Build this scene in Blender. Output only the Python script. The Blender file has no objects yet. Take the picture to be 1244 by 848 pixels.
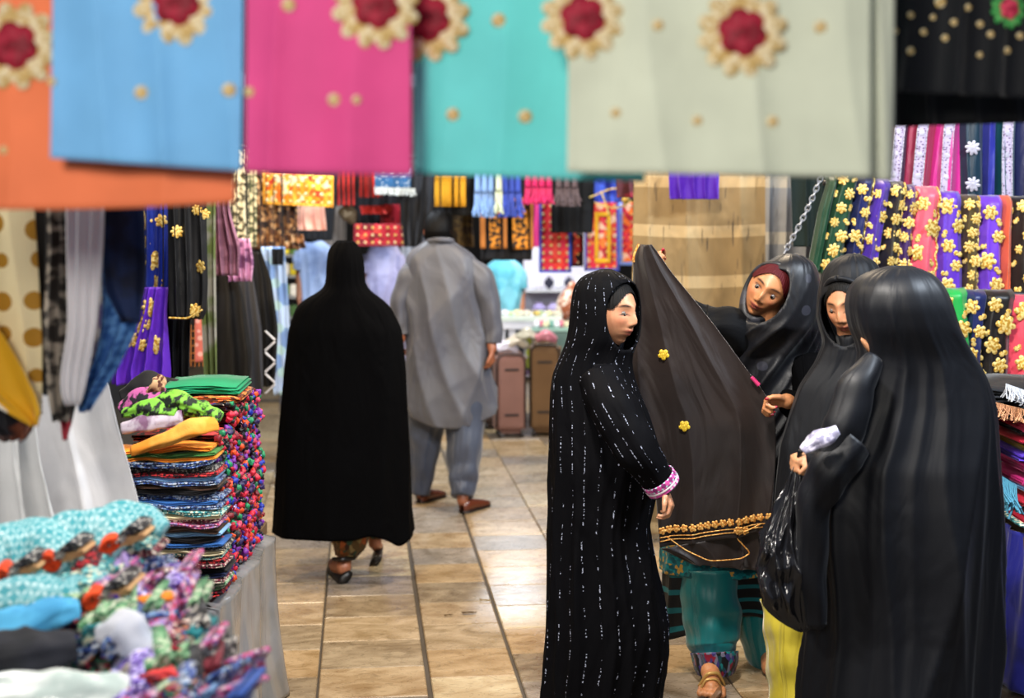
import bpy, bmesh, math, random
import numpy as np
from mathutils import Vector, Matrix

PI = math.pi
SC = bpy.context.scene
COL = SC.collection
# ------------------------------------------------------------------ camera
F, HC, CX, HY = 1750.0, 1.78, 622.0, 251.0     # focal length in px, eye height, picture centre, horizon (1244x848 frame)
cam = bpy.data.cameras.new('camera'); camo = bpy.data.objects.new('camera', cam); COL.objects.link(camo)
camo.location = (0, 0, HC); camo.rotation_euler = (PI/2, 0, 0)
cam.sensor_width = 36; cam.lens = 36*F/1244; cam.shift_y = -(424-HY)/1244
cam.dof.use_dof = True; cam.dof.focus_distance = 5.0; cam.dof.aperture_fstop = 2.0
SC.camera = camo
# ------------------------------------------------------------------ world, lights, exposure
w = bpy.data.worlds.new('world'); SC.world = w; w.use_nodes = True
w.node_tree.nodes['Background'].inputs[0].default_value = (0.55, 0.62, 0.8, 1)
w.node_tree.nodes['Background'].inputs[1].default_value = 0.22
def area(loc, target, size, power, col):
    l = bpy.data.lights.new('lamp', 'AREA'); l.energy = power; l.size = size; l.color = col; l.shape = 'DISK'
    o = bpy.data.objects.new('lamp', l); COL.objects.link(o); o.location = loc
    o.rotation_euler = (Vector(target)-Vector(loc)).to_track_quat('-Z', 'Y').to_euler()
    return o
WARM, COOL, NEUT = (1, .80, .56), (.78, .88, 1), (1, .94, .86)
area((-0.5, -0.6, 2.35), (0, 2.3, 1.9), .5, 55, NEUT)          # lamp over the stall behind the camera
area((0.25, 3.5, 3.25), (0.9, 5.2, 0.8), .35, 95, NEUT)       # lamp over the shoppers
area((2.6, 4.0, 3.4), (1.7, 6.0, 1.3), .4, 105, COOL)           # lamp by the scarf rack
area((-1.9, 3.0, 2.9), (-1.2, 4.2, .7), .4, 42, NEUT)         # lamp over the left stall
area((0.9, 7.2, 3.3), (0.0, 7.6, 0), .3, 56, WARM)
area((-0.9, 5.6, 3.3), (-0.6, 7.0, 0), .3, 45, WARM)
area((1.5, 7.6, 2.5), (-.45, 8.6, 1.1), .25, 34, COOL)          # cool side lamp added to bring out the grey tunic's folds
area((-1.9, 7.2, 2.3), (-.6, 8.5, 1.1), .25, 30, WARM)         # warm lamp added to light the tunic from the left
area((-1.4, 9.0, 3.3), (-1.4, 10.5, 1), .4, 100, COOL)
area((0.05, 13.6, 2.75), (0.05, 12.8, 0), .3, 48, COOL)
area((0.5, 11.0, 3.2), (0.4, 13, 1.3), .5, 115, NEUT)
SC.view_settings.view_transform = 'Standard'; SC.view_settings.look = 'None'
SC.view_settings.gamma = 1; SC.view_settings.use_curve_mapping = False
SC.view_settings.exposure = 0.35

# ------------------------------------------------------------------ helpers
def P(px, py, d): return Vector(((px-CX)*d/F, d, HC-(py-HY)*d/F))
def lin(h):
    h = h.lstrip('#'); r = []
    for i in (0, 2, 4):
        c = int(h[i:i+2], 16)/255; r.append(c/12.92 if c <= .04045 else ((c+.055)/1.055)**2.4)
    return (*r, 1)
def tag(o, label=None, cat=None, group=None, kind=None):
    if label: o['label'] = label
    if cat: o['category'] = cat
    if group: o['group'] = group
    if kind: o['kind'] = kind
    return o
def empty(name, loc, label=None, cat=None, group=None):
    o = bpy.data.objects.new(name, None); COL.objects.link(o); o.location = loc; o.empty_display_size = .1
    return tag(o, label, cat, group)
def wloc(o):
    v = Vector((0, 0, 0))
    while o: v = v + o.location; o = o.parent
    return v
def link(name, me, mat, parent=None, origin=None, smooth=True):
    """mesh given in world coordinates; origin shifts it so the object's origin is there"""
    o = bpy.data.objects.new(name, me); COL.objects.link(o)
    base = wloc(parent) if parent else Vector((0, 0, 0))
    org = Vector(origin) if origin is not None else base
    me.transform(Matrix.Translation(-org))
    if parent: o.parent = parent
    o.location = org-base
    if mat is not None and len(me.materials) == 0: me.materials.append(mat)
    if smooth: me.polygons.foreach_set('use_smooth', [True]*len(me.polygons))
    return o
def copy_to(src, loc, rot=None, parent=None, scale=None):
    o = src.copy(); COL.objects.link(o); o.parent = parent
    o.location = Vector(loc)-(wloc(parent) if parent else Vector((0, 0, 0)))
    if rot is not None: o.rotation_euler = rot
    if scale is not None: o.scale = (scale,)*3 if not hasattr(scale, '__len__') else scale
    return o
def ss(x, a, b):
    t = min(1, max(0, (x-a)/(b-a))); return t*t*(3-2*t)

# ------------------------------------------------------------------ materials
_mc = {}
def fab(c1, c2=None, pat=None, sc=10, rough=.75, sheen=.08, bump=.25, metal=0, pal=None, coords='UV', thr=.5, spec=.3, alpha=1, trans=0, ang=0, wv=260, crease=.35):
    key = (c1, c2, pat, sc, rough, sheen, bump, metal, tuple(pal) if pal else None, coords, thr, spec, alpha, trans, ang, crease)
    if key in _mc: return _mc[key]
    m = bpy.data.materials.new('fabric'); m.use_nodes = True; nt = m.node_tree; N = nt.nodes; L = nt.links
    b = N['Principled BSDF']; b.inputs['Roughness'].default_value = rough; b.inputs['Metallic'].default_value = metal
    b.inputs['Specular IOR Level'].default_value = spec
    b.inputs['Sheen Weight'].default_value = sheen; b.inputs['Sheen Roughness'].default_value = .4
    b.inputs['Alpha'].default_value = alpha; b.inputs['Transmission Weight'].default_value = trans
    tc = N.new('ShaderNodeTexCoord'); src = tc.outputs[coords]
    mp = N.new('ShaderNodeMapping'); L.new(src, mp.inputs[0]); mp.inputs['Rotation'].default_value = (0, 0, ang); src = mp.outputs[0]
    nz = N.new('ShaderNodeTexNoise'); L.new(src, nz.inputs['Vector']); nz.inputs['Scale'].default_value = 6; nz.inputs['Detail'].default_value = 4
    def mix(f, a, bb, mode='MIX'):
        x = N.new('ShaderNodeMix'); x.data_type = 'RGBA'; x.blend_type = mode
        for s, v in ((0, f), (6, a), (7, bb)):
            if hasattr(v, 'is_output'): L.new(v, x.inputs[s])
            else: x.inputs[s].default_value = v
        return x.outputs[2]
    def gt(v, t, inv=False):
        x = N.new('ShaderNodeMath'); x.operation = 'LESS_THAN' if inv else 'GREATER_THAN'; L.new(v, x.inputs[0]); x.inputs[1].default_value = t; return x.outputs[0]
    def mul(a, b_):
        x = N.new('ShaderNodeMath'); x.operation = 'MULTIPLY'; L.new(a, x.inputs[0]); L.new(b_, x.inputs[1]); return x.outputs[0]
    A = lin(c1); B = lin(c2 or c1); out = A
    if pat == 'blotch':
        n = N.new('ShaderNodeTexNoise'); L.new(src, n.inputs['Vector']); n.inputs['Scale'].default_value = sc; n.inputs['Detail'].default_value = 3
        r = N.new('ShaderNodeMapRange'); L.new(n.outputs[0], r.inputs[0]); r.inputs[1].default_value = thr-.04; r.inputs[2].default_value = thr+.04
        out = mix(r.outputs[0], A, B)
    elif pat == 'dots':
        n = N.new('ShaderNodeTexVoronoi'); L.new(src, n.inputs['Vector']); n.inputs['Scale'].default_value = sc; n.inputs['Randomness'].default_value = .25 if thr < .4 else .5
        out = mix(gt(n.outputs['Distance'], thr*.75, True), A, B)
    elif pat == 'stripe':
        n = N.new('ShaderNodeTexWave'); L.new(src, n.inputs['Vector']); n.inputs['Scale'].default_value = sc; n.inputs['Distortion'].default_value = .6
        out = mix(gt(n.outputs['Color'], thr), A, B)
    elif pat == 'check':
        n = N.new('ShaderNodeTexChecker'); L.new(src, n.inputs['Vector']); n.inputs['Scale'].default_value = sc
        n2 = N.new('ShaderNodeTexVoronoi'); L.new(src, n2.inputs['Vector']); n2.inputs['Scale'].default_value = sc*1.0; n2.inputs['Randomness'].default_value = 0
        o1 = mix(n.outputs['Fac'], A, B); out = mix(gt(n2.outputs['Distance'], .22, True), o1, (.42, .60, .62, 1))
    elif pat == 'pal':
        n = N.new('ShaderNodeTexVoronoi'); L.new(src, n.inputs['Vector']); n.inputs['Scale'].default_value = sc
        r = N.new('ShaderNodeValToRGB'); r.color_ramp.interpolation = 'CONSTANT'; e = r.color_ramp.elements
        while len(e) < len(pal): e.new(.5)
        for i, c in enumerate(pal): e[i].position = i/len(pal); e[i].color = lin(c)
        sp = N.new('ShaderNodeSeparateColor'); L.new(n.outputs['Color'], sp.inputs[0]); L.new(sp.outputs[0], r.inputs[0]); out = r.outputs[0]
    elif pat == 'sequin':                      # rows of bright thread dashes running down the cloth
        sx = N.new('ShaderNodeSeparateXYZ'); L.new(src, sx.inputs[0])
        nn = N.new('ShaderNodeTexNoise'); L.new(src, nn.inputs['Vector']); nn.inputs['Scale'].default_value = 5; nn.inputs['Detail'].default_value = 0
        a = N.new('ShaderNodeMath'); a.operation = 'MULTIPLY_ADD'; L.new(nn.outputs[0], a.inputs[0]); a.inputs[1].default_value = .03; L.new(sx.outputs[0], a.inputs[2])
        s = N.new('ShaderNodeMath'); s.operation = 'MULTIPLY'; L.new(a.outputs[0], s.inputs[0]); s.inputs[1].default_value = sc
        fr = N.new('ShaderNodeMath'); fr.operation = 'FRACT'; L.new(s.outputs[0], fr.inputs[0])
        line = gt(fr.outputs[0], .075, True)
        v = N.new('ShaderNodeTexNoise'); L.new(src, v.inputs['Vector']); v.inputs['Scale'].default_value = 22; v.inputs['Detail'].default_value = 1
        g = N.new('ShaderNodeTexVoronoi'); L.new(src, g.inputs['Vector']); g.inputs['Scale'].default_value = 170
        f = mul(mul(line, gt(v.outputs[0], .50)), gt(g.outputs['Distance'], .42, True))
        out = mix(f, A, B)
    elif pat == 'bands':                       # broad woven cross bands and thin dark warp streaks
        sx = N.new('ShaderNodeSeparateXYZ'); L.new(src, sx.inputs[0])
        s = N.new('ShaderNodeMath'); s.operation = 'MULTIPLY'; L.new(sx.outputs[1], s.inputs[0]); s.inputs[1].default_value = sc
        fr = N.new('ShaderNodeMath'); fr.operation = 'FRACT'; L.new(s.outputs[0], fr.inputs[0])
        out = mix(gt(fr.outputs[0], thr, True), A, B)
        m2 = N.new('ShaderNodeMapping'); L.new(src, m2.inputs[0]); m2.inputs['Scale'].default_value = (55, 3.0, 1)
        v = N.new('ShaderNodeTexNoise'); L.new(m2.outputs[0], v.inputs['Vector']); v.inputs['Scale'].default_value = 1.6; v.inputs['Detail'].default_value = 1
        out = mix(gt(v.outputs[0], .69), out, (.05, .04, .035, 1))
    # gentle dye variation
    r = N.new('ShaderNodeMapRange'); L.new(nz.outputs[0], r.inputs[0]); r.inputs[3].default_value = .78; r.inputs[4].default_value = 1.2
    out = mix(1.0, out, r.outputs[0], 'MULTIPLY')
    L.new(out, b.inputs['Base Color'])
    if bump:
        wvn = N.new('ShaderNodeTexNoise'); L.new(src, wvn.inputs['Vector']); wvn.inputs['Scale'].default_value = wv; wvn.inputs['Detail'].default_value = 1
        bp = N.new('ShaderNodeBump'); bp.inputs['Strength'].default_value = bump; bp.inputs['Distance'].default_value = .002
        L.new(wvn.outputs[0], bp.inputs['Height']); L.new(bp.outputs[0], b.inputs['Normal'])
        if coords == 'UV' and crease:
            m3 = N.new('ShaderNodeMapping'); L.new(src, m3.inputs[0]); m3.inputs['Scale'].default_value = (6.5, 2.0, 1); m3.inputs['Rotation'].default_value = (0, 0, .12)
            cn = N.new('ShaderNodeTexNoise'); L.new(m3.outputs[0], cn.inputs['Vector']); cn.inputs['Scale'].default_value = 1.3; cn.inputs['Detail'].default_value = 2.5; cn.inputs['Distortion'].default_value = .8
            b2 = N.new('ShaderNodeBump'); b2.inputs['Strength'].default_value = crease; b2.inputs['Distance'].default_value = .06; L.new(cn.outputs[0], b2.inputs['Height']); L.new(bp.outputs[0], b2.inputs['Normal']); L.new(b2.outputs[0], b.inputs['Normal'])
    _mc[key] = m; return m
def plain(c, rough=.5, metal=0, **k): return fab(c, rough=rough, metal=metal, sheen=0, bump=.1, coords='Object', spec=.5, **k)
def skin_mat():
    m = bpy.data.materials.new('skin'); m.use_nodes = True; N = m.node_tree.nodes; L = m.node_tree.links; b = N['Principled BSDF']
    a = N.new('ShaderNodeAttribute'); a.attribute_name = 'Col'
    n = N.new('ShaderNodeTexNoise'); n.inputs['Scale'].default_value = 30
    r = N.new('ShaderNodeMapRange'); L.new(n.outputs[0], r.inputs[0]); r.inputs[3].default_value = .85; r.inputs[4].default_value = 1.15
    x = N.new('ShaderNodeMix'); x.data_type = 'RGBA'; x.blend_type = 'MULTIPLY'; x.inputs[0].default_value = 1
    L.new(a.outputs['Color'], x.inputs[6]); L.new(r.outputs[0], x.inputs[7]); L.new(x.outputs[2], b.inputs['Base Color'])
    b.inputs['Roughness'].default_value = .45; b.inputs['Subsurface Weight'].default_value = .12
    b.inputs['Subsurface Radius'].default_value = (.01, .004, .002)
    return m
SKIN = skin_mat()
GOLD = fab('#b98a2c', '#e8cf80', 'blotch', 110, rough=.42, metal=.3, sheen=0, bump=.6, coords='Object')  # darker blotches put into the colour stand in for shaded crevices
GOLDD = plain('#9a6a1c', .45, .3)
SILV = fab('#cfcbd6', '#8c8796', 'blotch', 80, rough=.4, metal=.3, sheen=0, bump=.6)

# ------------------------------------------------------------------ mesh builders
def grid_mesh(name, pts, uvs=None, closed=False, thick=0.0, tdir=None):
    """pts: array (nv, nu, 3). closed joins u. thick>0 makes a second skin and closes the borders"""
    pts = np.asarray(pts, float); nv, nu = pts.shape[:2]
    V = pts.reshape(-1, 3); idx = np.arange(nv*nu).reshape(nv, nu)
    a = idx[:-1, :]; b = idx[1:, :]
    if closed:
        q = np.stack([a, np.roll(a, -1, 1), np.roll(b, -1, 1), b], -1).reshape(-1, 4)
    else:
        q = np.stack([a[:, :-1], a[:, 1:], b[:, 1:], b[:, :-1]], -1).reshape(-1, 4)
    faces = q
    if thick:
        du = np.gradient(pts, axis=1); dv = np.gradient(pts, axis=0); n = np.cross(du, dv)
        n /= np.linalg.norm(n, axis=2, keepdims=True)+1e-9
        V2 = (pts+n*thick).reshape(-1, 3); o = nv*nu
        V = np.vstack([V, V2]); q2 = (q+o)[:, ::-1]; bd = []
        if not closed:
            ring = list(idx[0, :])+list(idx[1:, -1])+list(idx[-1, -2::-1])+list(idx[-2:0:-1, 0])
            r = np.array(ring); r2 = np.roll(r, -1); bd = np.stack([r2, r, r+o, r2+o], -1)
            faces = np.vstack([q, q2, bd])
        else: faces = np.vstack([q, q2])
    me = bpy.data.meshes.new(name); me.from_pydata(V.tolist(), [], faces.tolist())
    if uvs is not None:
        U = np.asarray(uvs, float).reshape(-1, 2)
        if len(V) > len(U): U = np.vstack([U, U])
        li = np.empty(len(me.loops), int); me.loops.foreach_get('vertex_index', li)
        uv = me.uv_layers.new(name='UVMap'); uv.data.foreach_set('uv', U[li].ravel())
    me.update(); return me
class Sheet:
    """hanging cloth: rows (picture y, left x, right x) at depth d, folds A deep and n across"""
    def __init__(s, rows, d, A=.01, n=5, ph=0, dt=0, nu=60, nv=40, tt=0, tb=0, sag=0, dv=0, sharp=1.5, wob=.4, bow=0, drift=0):
        rows = sorted(rows); ys = np.array([r[0] for r in rows], float)
        t = np.linspace(0, 1, nv); y = ys[0]+(ys[-1]-ys[0])*t
        xl = np.interp(y, ys, [r[1] for r in rows]); xr = np.interp(y, ys, [r[2] for r in rows])
        k = np.array([.25, .5, .25])
        for _ in range(2):
            for arr in (xl, xr): arr[1:-1] = np.convolve(arr, k, 'same')[1:-1]
        u = np.linspace(0, 1, nu); U, T = np.meshgrid(u, t)
        X = xl[:, None]*(1-U)+xr[:, None]*U; Y = y[:, None]+0*U
        Y = Y+(tt*(1-T)+tb*T)*(U-.5)*2+sag*np.sin(U*PI)*T
        ph0 = ph*7.3
        th = U*PI*n+ph0+drift*T*4+wob*np.sin(T*3+ph0)+wob*.7*np.sin(U*9+ph0*2)
        f = (1-np.abs(np.sin(th)))**sharp*2-1+.2*np.sin(U*PI*n*2.3+ph0*3+T*2)
        D = d+dt*(U-.5)*2+dv*T-bow*np.sin(U*PI)-A*f*(.35+.65*T)
        pts = np.stack([(X-CX)*D/F*0+(X-CX)*d/F, D, HC-(Y-HY)*d/F], -1)
        s.pts = pts; s.nu, s.nv = nu, nv; s.w = (xr-xl).max()*d/F; s.h = (y[-1]-y[0])*d/F
        W = (xr-xl)[:, None]*d/F
        s.uv = np.stack([(U-.5)*W+10, (1-T)*s.h+10], -1)
    def at(s, u, v):
        a = min(max(v, 0), 1)*(s.nv-1); b = min(max(u, 0), 1)*(s.nu-1)
        i = min(int(a), s.nv-2); j = min(int(b), s.nu-2); fa, fb = a-i, b-j; p = s.pts
        q = (p[i, j]*(1-fb)+p[i, j+1]*fb)*(1-fa)+(p[i+1, j]*(1-fb)+p[i+1, j+1]*fb)*fa
        n = np.cross(p[i, j+1]-p[i, j], p[i+1, j]-p[i, j]); n = n/(np.linalg.norm(n)+1e-9)
        if n[1] > 0: n = -n
        return Vector(q), Vector(n)
    def px(s, x, y):
        """nearest (u,v) to picture point"""
        p = s.pts; X = CX+p[..., 0]*F/p[..., 1]; Y = HY-(p[..., 2]-HC)*F/p[..., 1]
        k = np.argmin((X-x)**2+(Y-y)**2); return (k % s.nu)/(s.nu-1), (k//s.nu)/(s.nv-1)
    def build(s, name, mat, parent=None, thick=.003):
        me = grid_mesh(name, s.pts, s.uv, thick=thick)
        org = None if parent else Vector(s.pts[-1, s.nu//2])
        return link(name, me, mat, parent, org)
def hang(name, label, cat, rows, d, mat, group=None, parent=None, thick=.003, **k):
    s = Sheet(rows, d, **k); o = s.build(name, mat, parent, thick)
    if parent is None or label: tag(o, label, cat, group)
    o_s = s; return o, o_s
def loft(rows, d, ratio=.75, A=.012, folds=((7, 0, 1), (11, 2, .6)), nt=144, dz=.012, yaw=0, amp=None, dd=None, sharp=1.6, back=0):
    """closed cloth body: rows (y, xl, xr[, ratio]) ; returns points and uvs"""
    rows = sorted(rows); ys = np.array([r[0] for r in rows], float)
    H = (ys[-1]-ys[0])*d/F; nv = max(8, int(H/dz)); t = np.linspace(0, 1, nv); y = ys[0]+(ys[-1]-ys[0])*t
    xl = np.interp(y, ys, [r[1] for r in rows]); xr = np.interp(y, ys, [r[2] for r in rows])
    rt = np.interp(y, ys, [r[3] if len(r) > 3 else ratio for r in rows])
    k = np.array([.25, .5, .25])
    for _ in range(3):
        for arr in (xl, xr, rt): arr[1:-1] = np.convolve(arr, k, 'same')[1:-1]
    th = np.linspace(0, 2*PI, nt, endpoint=False); TH, T = np.meshgrid(th, t)
    cx = ((xl+xr)/2-CX)*d/F; rx = (xr-xl)/2*d/F; ry = rx*rt
    Z = (HC-(y-HY)*d/F)[:, None]+0*TH
    am = np.interp(y, [a[0] for a in amp], [a[1] for a in amp]) if amp else A*np.minimum(1, t*3)
    f = 0*TH
    for n, drift, wgt in folds:
        n_ = int(n); q = TH*n_/2*1.0+drift*T*3+n_*1.7+.5*np.sin(TH+n_)+.35*np.sin(TH*2+T*4+n_)
        # use full periods only so the seam closes
        q = TH*n_*.5*2/2+drift*T*3+n_*1.7+.5*np.sin(TH+n_)+.35*np.sin(TH*2+T*4+n_)
        f = f+wgt*((1-np.abs(np.sin(q)))**sharp-.3)
    R = am[:, None]*f
    dy = (np.interp(y, [a[0] for a in dd], [a[1] for a in dd]) if dd else 0*y)[:, None]
    X = cx[:, None]+(rx[:, None]+R)*np.cos(TH); Yy = d+dy+(ry[:, None]+R)*np.sin(TH)+back
    pts = np.stack([X, Yy, Z], -1); per = max(rx.max(), .1)*4.5
    uv = np.stack([TH/(2*PI)*per, (1-T)*H], -1)
    return pts, uv
def loft_obj(name, mat, parent, pts, uv, thick=.005, cut=None, post=None):
    me = grid_mesh(name, pts, uv, closed=True)
    if cut:                                    # cut = (centre, forward, chin_point, chin_normal): open the hood before the face
        C, f, Bp, Bn = cut[:4]; bm = bmesh.new(); bm.from_mesh(me)
        for p, n in ((C, f),):
            bmesh.ops.bisect_plane(bm, geom=bm.verts[:]+bm.edges[:]+bm.faces[:], plane_co=p, plane_no=n)
        HCn, Rt = cut[4], cut[5].transposed(); dele = []
        for q in bm.faces:
            m_ = q.calc_center_median(); l_ = Rt@(m_-HCn)
            if (m_-C).dot(f) > 0 and (m_-Bp).dot(Bn) > 0 and (l_.x/.088)**2+((l_.z-.002)/.122)**2 < 1: dele.append(q)
        bmesh.ops.delete(bm, geom=dele, context='FACES')
        bv = {v: [e.other_vert(v) for e in v.link_edges if e.is_boundary] for v in bm.verts if any(e.is_boundary for e in v.link_edges) and (v.co-HCn).length < .2}
        for _ in range(30):
            nw = {v: v.co*.5+(nb[0].co+nb[1].co)*.25 for v, nb in bv.items() if len(nb) == 2}
            for v, c in nw.items(): v.co = c
        bm.to_mesh(me); bm.free()
    o = link(name, me, mat, parent)
    if thick:
        m = o.modifiers.new('s', 'SOLIDIFY'); m.thickness = thick; m.offset = -1 if cut is None else 1
    return o
def tube_pts(path, radii, n=16, wr=0, seed=0, flat=1.0):
    P_ = [Vector(p) for p in path]; rings = []; u0 = None
    for i, p in enumerate(P_):
        t = (P_[min(i+1, len(P_)-1)]-P_[max(i-1, 0)]).normalized()
        if u0 is None: u0 = t.orthogonal().normalized()
        u0 = (u0-t*u0.dot(t)).normalized(); v = t.cross(u0); ring = []
        for k in range(n):
            a = 2*PI*k/n; r = radii[i]*(1+wr*(1.1*(1-abs(math.sin(a*1.5+i*.10+seed)))**1.4-.4+.5*math.sin(a*5-i*.16+seed*2)+.45*math.sin(i*.55+2.2*math.sin(a+seed)+seed)))
            ring.append(p+u0*(r*math.cos(a))+v*(r*math.sin(a)*flat))
        rings.append(ring)
    return np.array([[list(q) for q in r] for r in rings])
def smooth_path(pts, rad, n):
    P_ = np.array([list(p) for p in pts], float); t = np.linspace(0, len(P_)-1, n); k = np.arange(len(P_))
    out = np.stack([np.interp(t, k, P_[:, i]) for i in range(3)], -1); r = np.interp(t, k, rad)
    for _ in range(max(1, n//(len(P_)*2))):
        out[1:-1] = (out[:-2]+2*out[1:-1]+out[2:])/4
    return out, r
def tube(name, mat, pts, rad, parent=None, n=14, seg=24, wr=0, seed=0, thick=0, flat=1.0, origin=None, caps=True):
    p, r = smooth_path(pts, rad, seg); g = tube_pts(p, r, n, wr, seed, flat)
    if caps:
        g = np.concatenate([np.repeat(p[0][None, None], n, 1), g, np.repeat(p[-1][None, None], n, 1)])
    nv = g.shape[0]; U, V = np.meshgrid(np.linspace(0, 1, n)*rad[0]*6, np.linspace(0, 1, nv))
    L_ = float(np.linalg.norm(np.diff(p, axis=0), axis=1).sum())
    me = grid_mesh(name, g, np.stack([U, V*L_], -1), closed=True)
    if origin is None and parent is None: origin = Vector(p[-1])
    return link(name, me, mat, parent, origin)
def bm_obj(name, bm, mat, parent=None, origin=None, smooth=False):
    me = bpy.data.meshes.new(name); bm.to_mesh(me); bm.free(); return link(name, me, mat, parent, origin, smooth)
def box(name, mat, c, size, parent=None, bev=.004, rot=0, origin=None, seg=2):
    bm = bmesh.new(); bmesh.ops.create_cube(bm, size=1)
    bmesh.ops.scale(bm, vec=size, verts=bm.verts)
    if bev: bmesh.ops.bevel(bm, geom=bm.edges[:], offset=bev, segments=seg, affect='EDGES')
    bmesh.ops.transform(bm, matrix=Matrix.Translation(c)@Matrix.Rotation(rot, 4, 'Z'), verts=bm.verts)
    return bm_obj(name, bm, mat, parent, origin if origin is not None or parent else (c[0], c[1], c[2]-size[2]/2), smooth=False)
def ell_bm(bm, c, r, u=16, v=10, M=None):
    x = bmesh.ops.create_uvsphere(bm, u_segments=u, v_segments=v, radius=1)
    bmesh.ops.transform(bm, matrix=Matrix.Translation(c)@(M.to_4x4() if M else Matrix.Identity(4))@Matrix.Diagonal((*r, 1)), verts=x['verts'])
    return x['verts']

# ------------------------------------------------------------------ bodies
def RM(yaw, pitch=0, roll=0):
    return Matrix.Rotation(math.radians(yaw), 3, 'Z')@Matrix.Rotation(math.radians(roll), 3, 'Y')@Matrix.Rotation(math.radians(pitch), 3, 'X')
def head_points(nu=150, nv=110):
    th = np.linspace(0, 2*PI, nu, endpoint=False); ph = np.linspace(.02, PI-.02, nv)
    TH, PH = np.meshgrid(th, ph); X = np.sin(PH)*np.cos(TH); Y = np.sin(PH)*np.sin(TH); Z = np.cos(PH)
    x = .073*X; y = .094*Y; z = .113*Z
    t = np.clip(-Z, 0, 1)
    x = x*(1-.30*t**1.6)*(1+.05*np.clip(Z, 0, 1)); y = np.where(Y > 0, y*(1-.40*t), y*(1-.02*t)); y = np.where(Y < 0, y*.93, y)
    fw = np.clip((-Y-.05)/.5, 0, 1); fw = fw*fw*(3-2*fw)
    g = lambda x0, z0, sx, sz: np.exp(-((x-x0)/sx)**2-((z-z0)/sz)**2)
    g2 = lambda x0, z0, sx, sz: g(x0, z0, sx, sz)+g(-x0, z0, sx, sz)
    D = (.005*g(0, .032, .045, .012)-.012*g2(.031, .012, .018, .014)+.007*g2(.031, .010, .013, .009)+.010*g(0, .010, .009, .020)
         + .017*g(0, -.012, .0095, .015)+.014*g(0, -.026, .010, .009)+.008*g2(.013, -.030, .007, .007)+.009*g(0, -.050, .021, .006)
         - .005*g(0, -.0568, .024, .0025)+.009*g(0, -.064, .017, .006)-.004*g(0, -.076, .02, .005)+.011*g(0, -.094, .020, .013)+.006*g2(.042, -.018, .022, .022)+.006*g(0, -.055, .035, .02))
    y = y-D*fw
    return np.stack([x, y, z], -1)
_HP = head_points()
def _unit_sphere(u, v):
    V = [(0, 0, 1)]+[(math.sin(PI*i/v)*math.cos(2*PI*j/u), math.sin(PI*i/v)*math.sin(2*PI*j/u), math.cos(PI*i/v)) for i in range(1, v) for j in range(u)]+[(0, 0, -1)]
    Fc = [(0, 1+j, 1+(j+1) % u) for j in range(u)]
    for i in range(v-2):
        for j in range(u): a, b, c, d = 1+i*u+j, 1+(i+1)*u+j, 1+(i+1)*u+(j+1) % u, 1+i*u+(j+1) % u; Fc.append((a, b, c, d))
    o = 1+(v-2)*u; n = len(V)-1
    return np.array(V), Fc+[(n, o+(j+1) % u, o+j) for j in range(u)]
_US = {}
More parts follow.
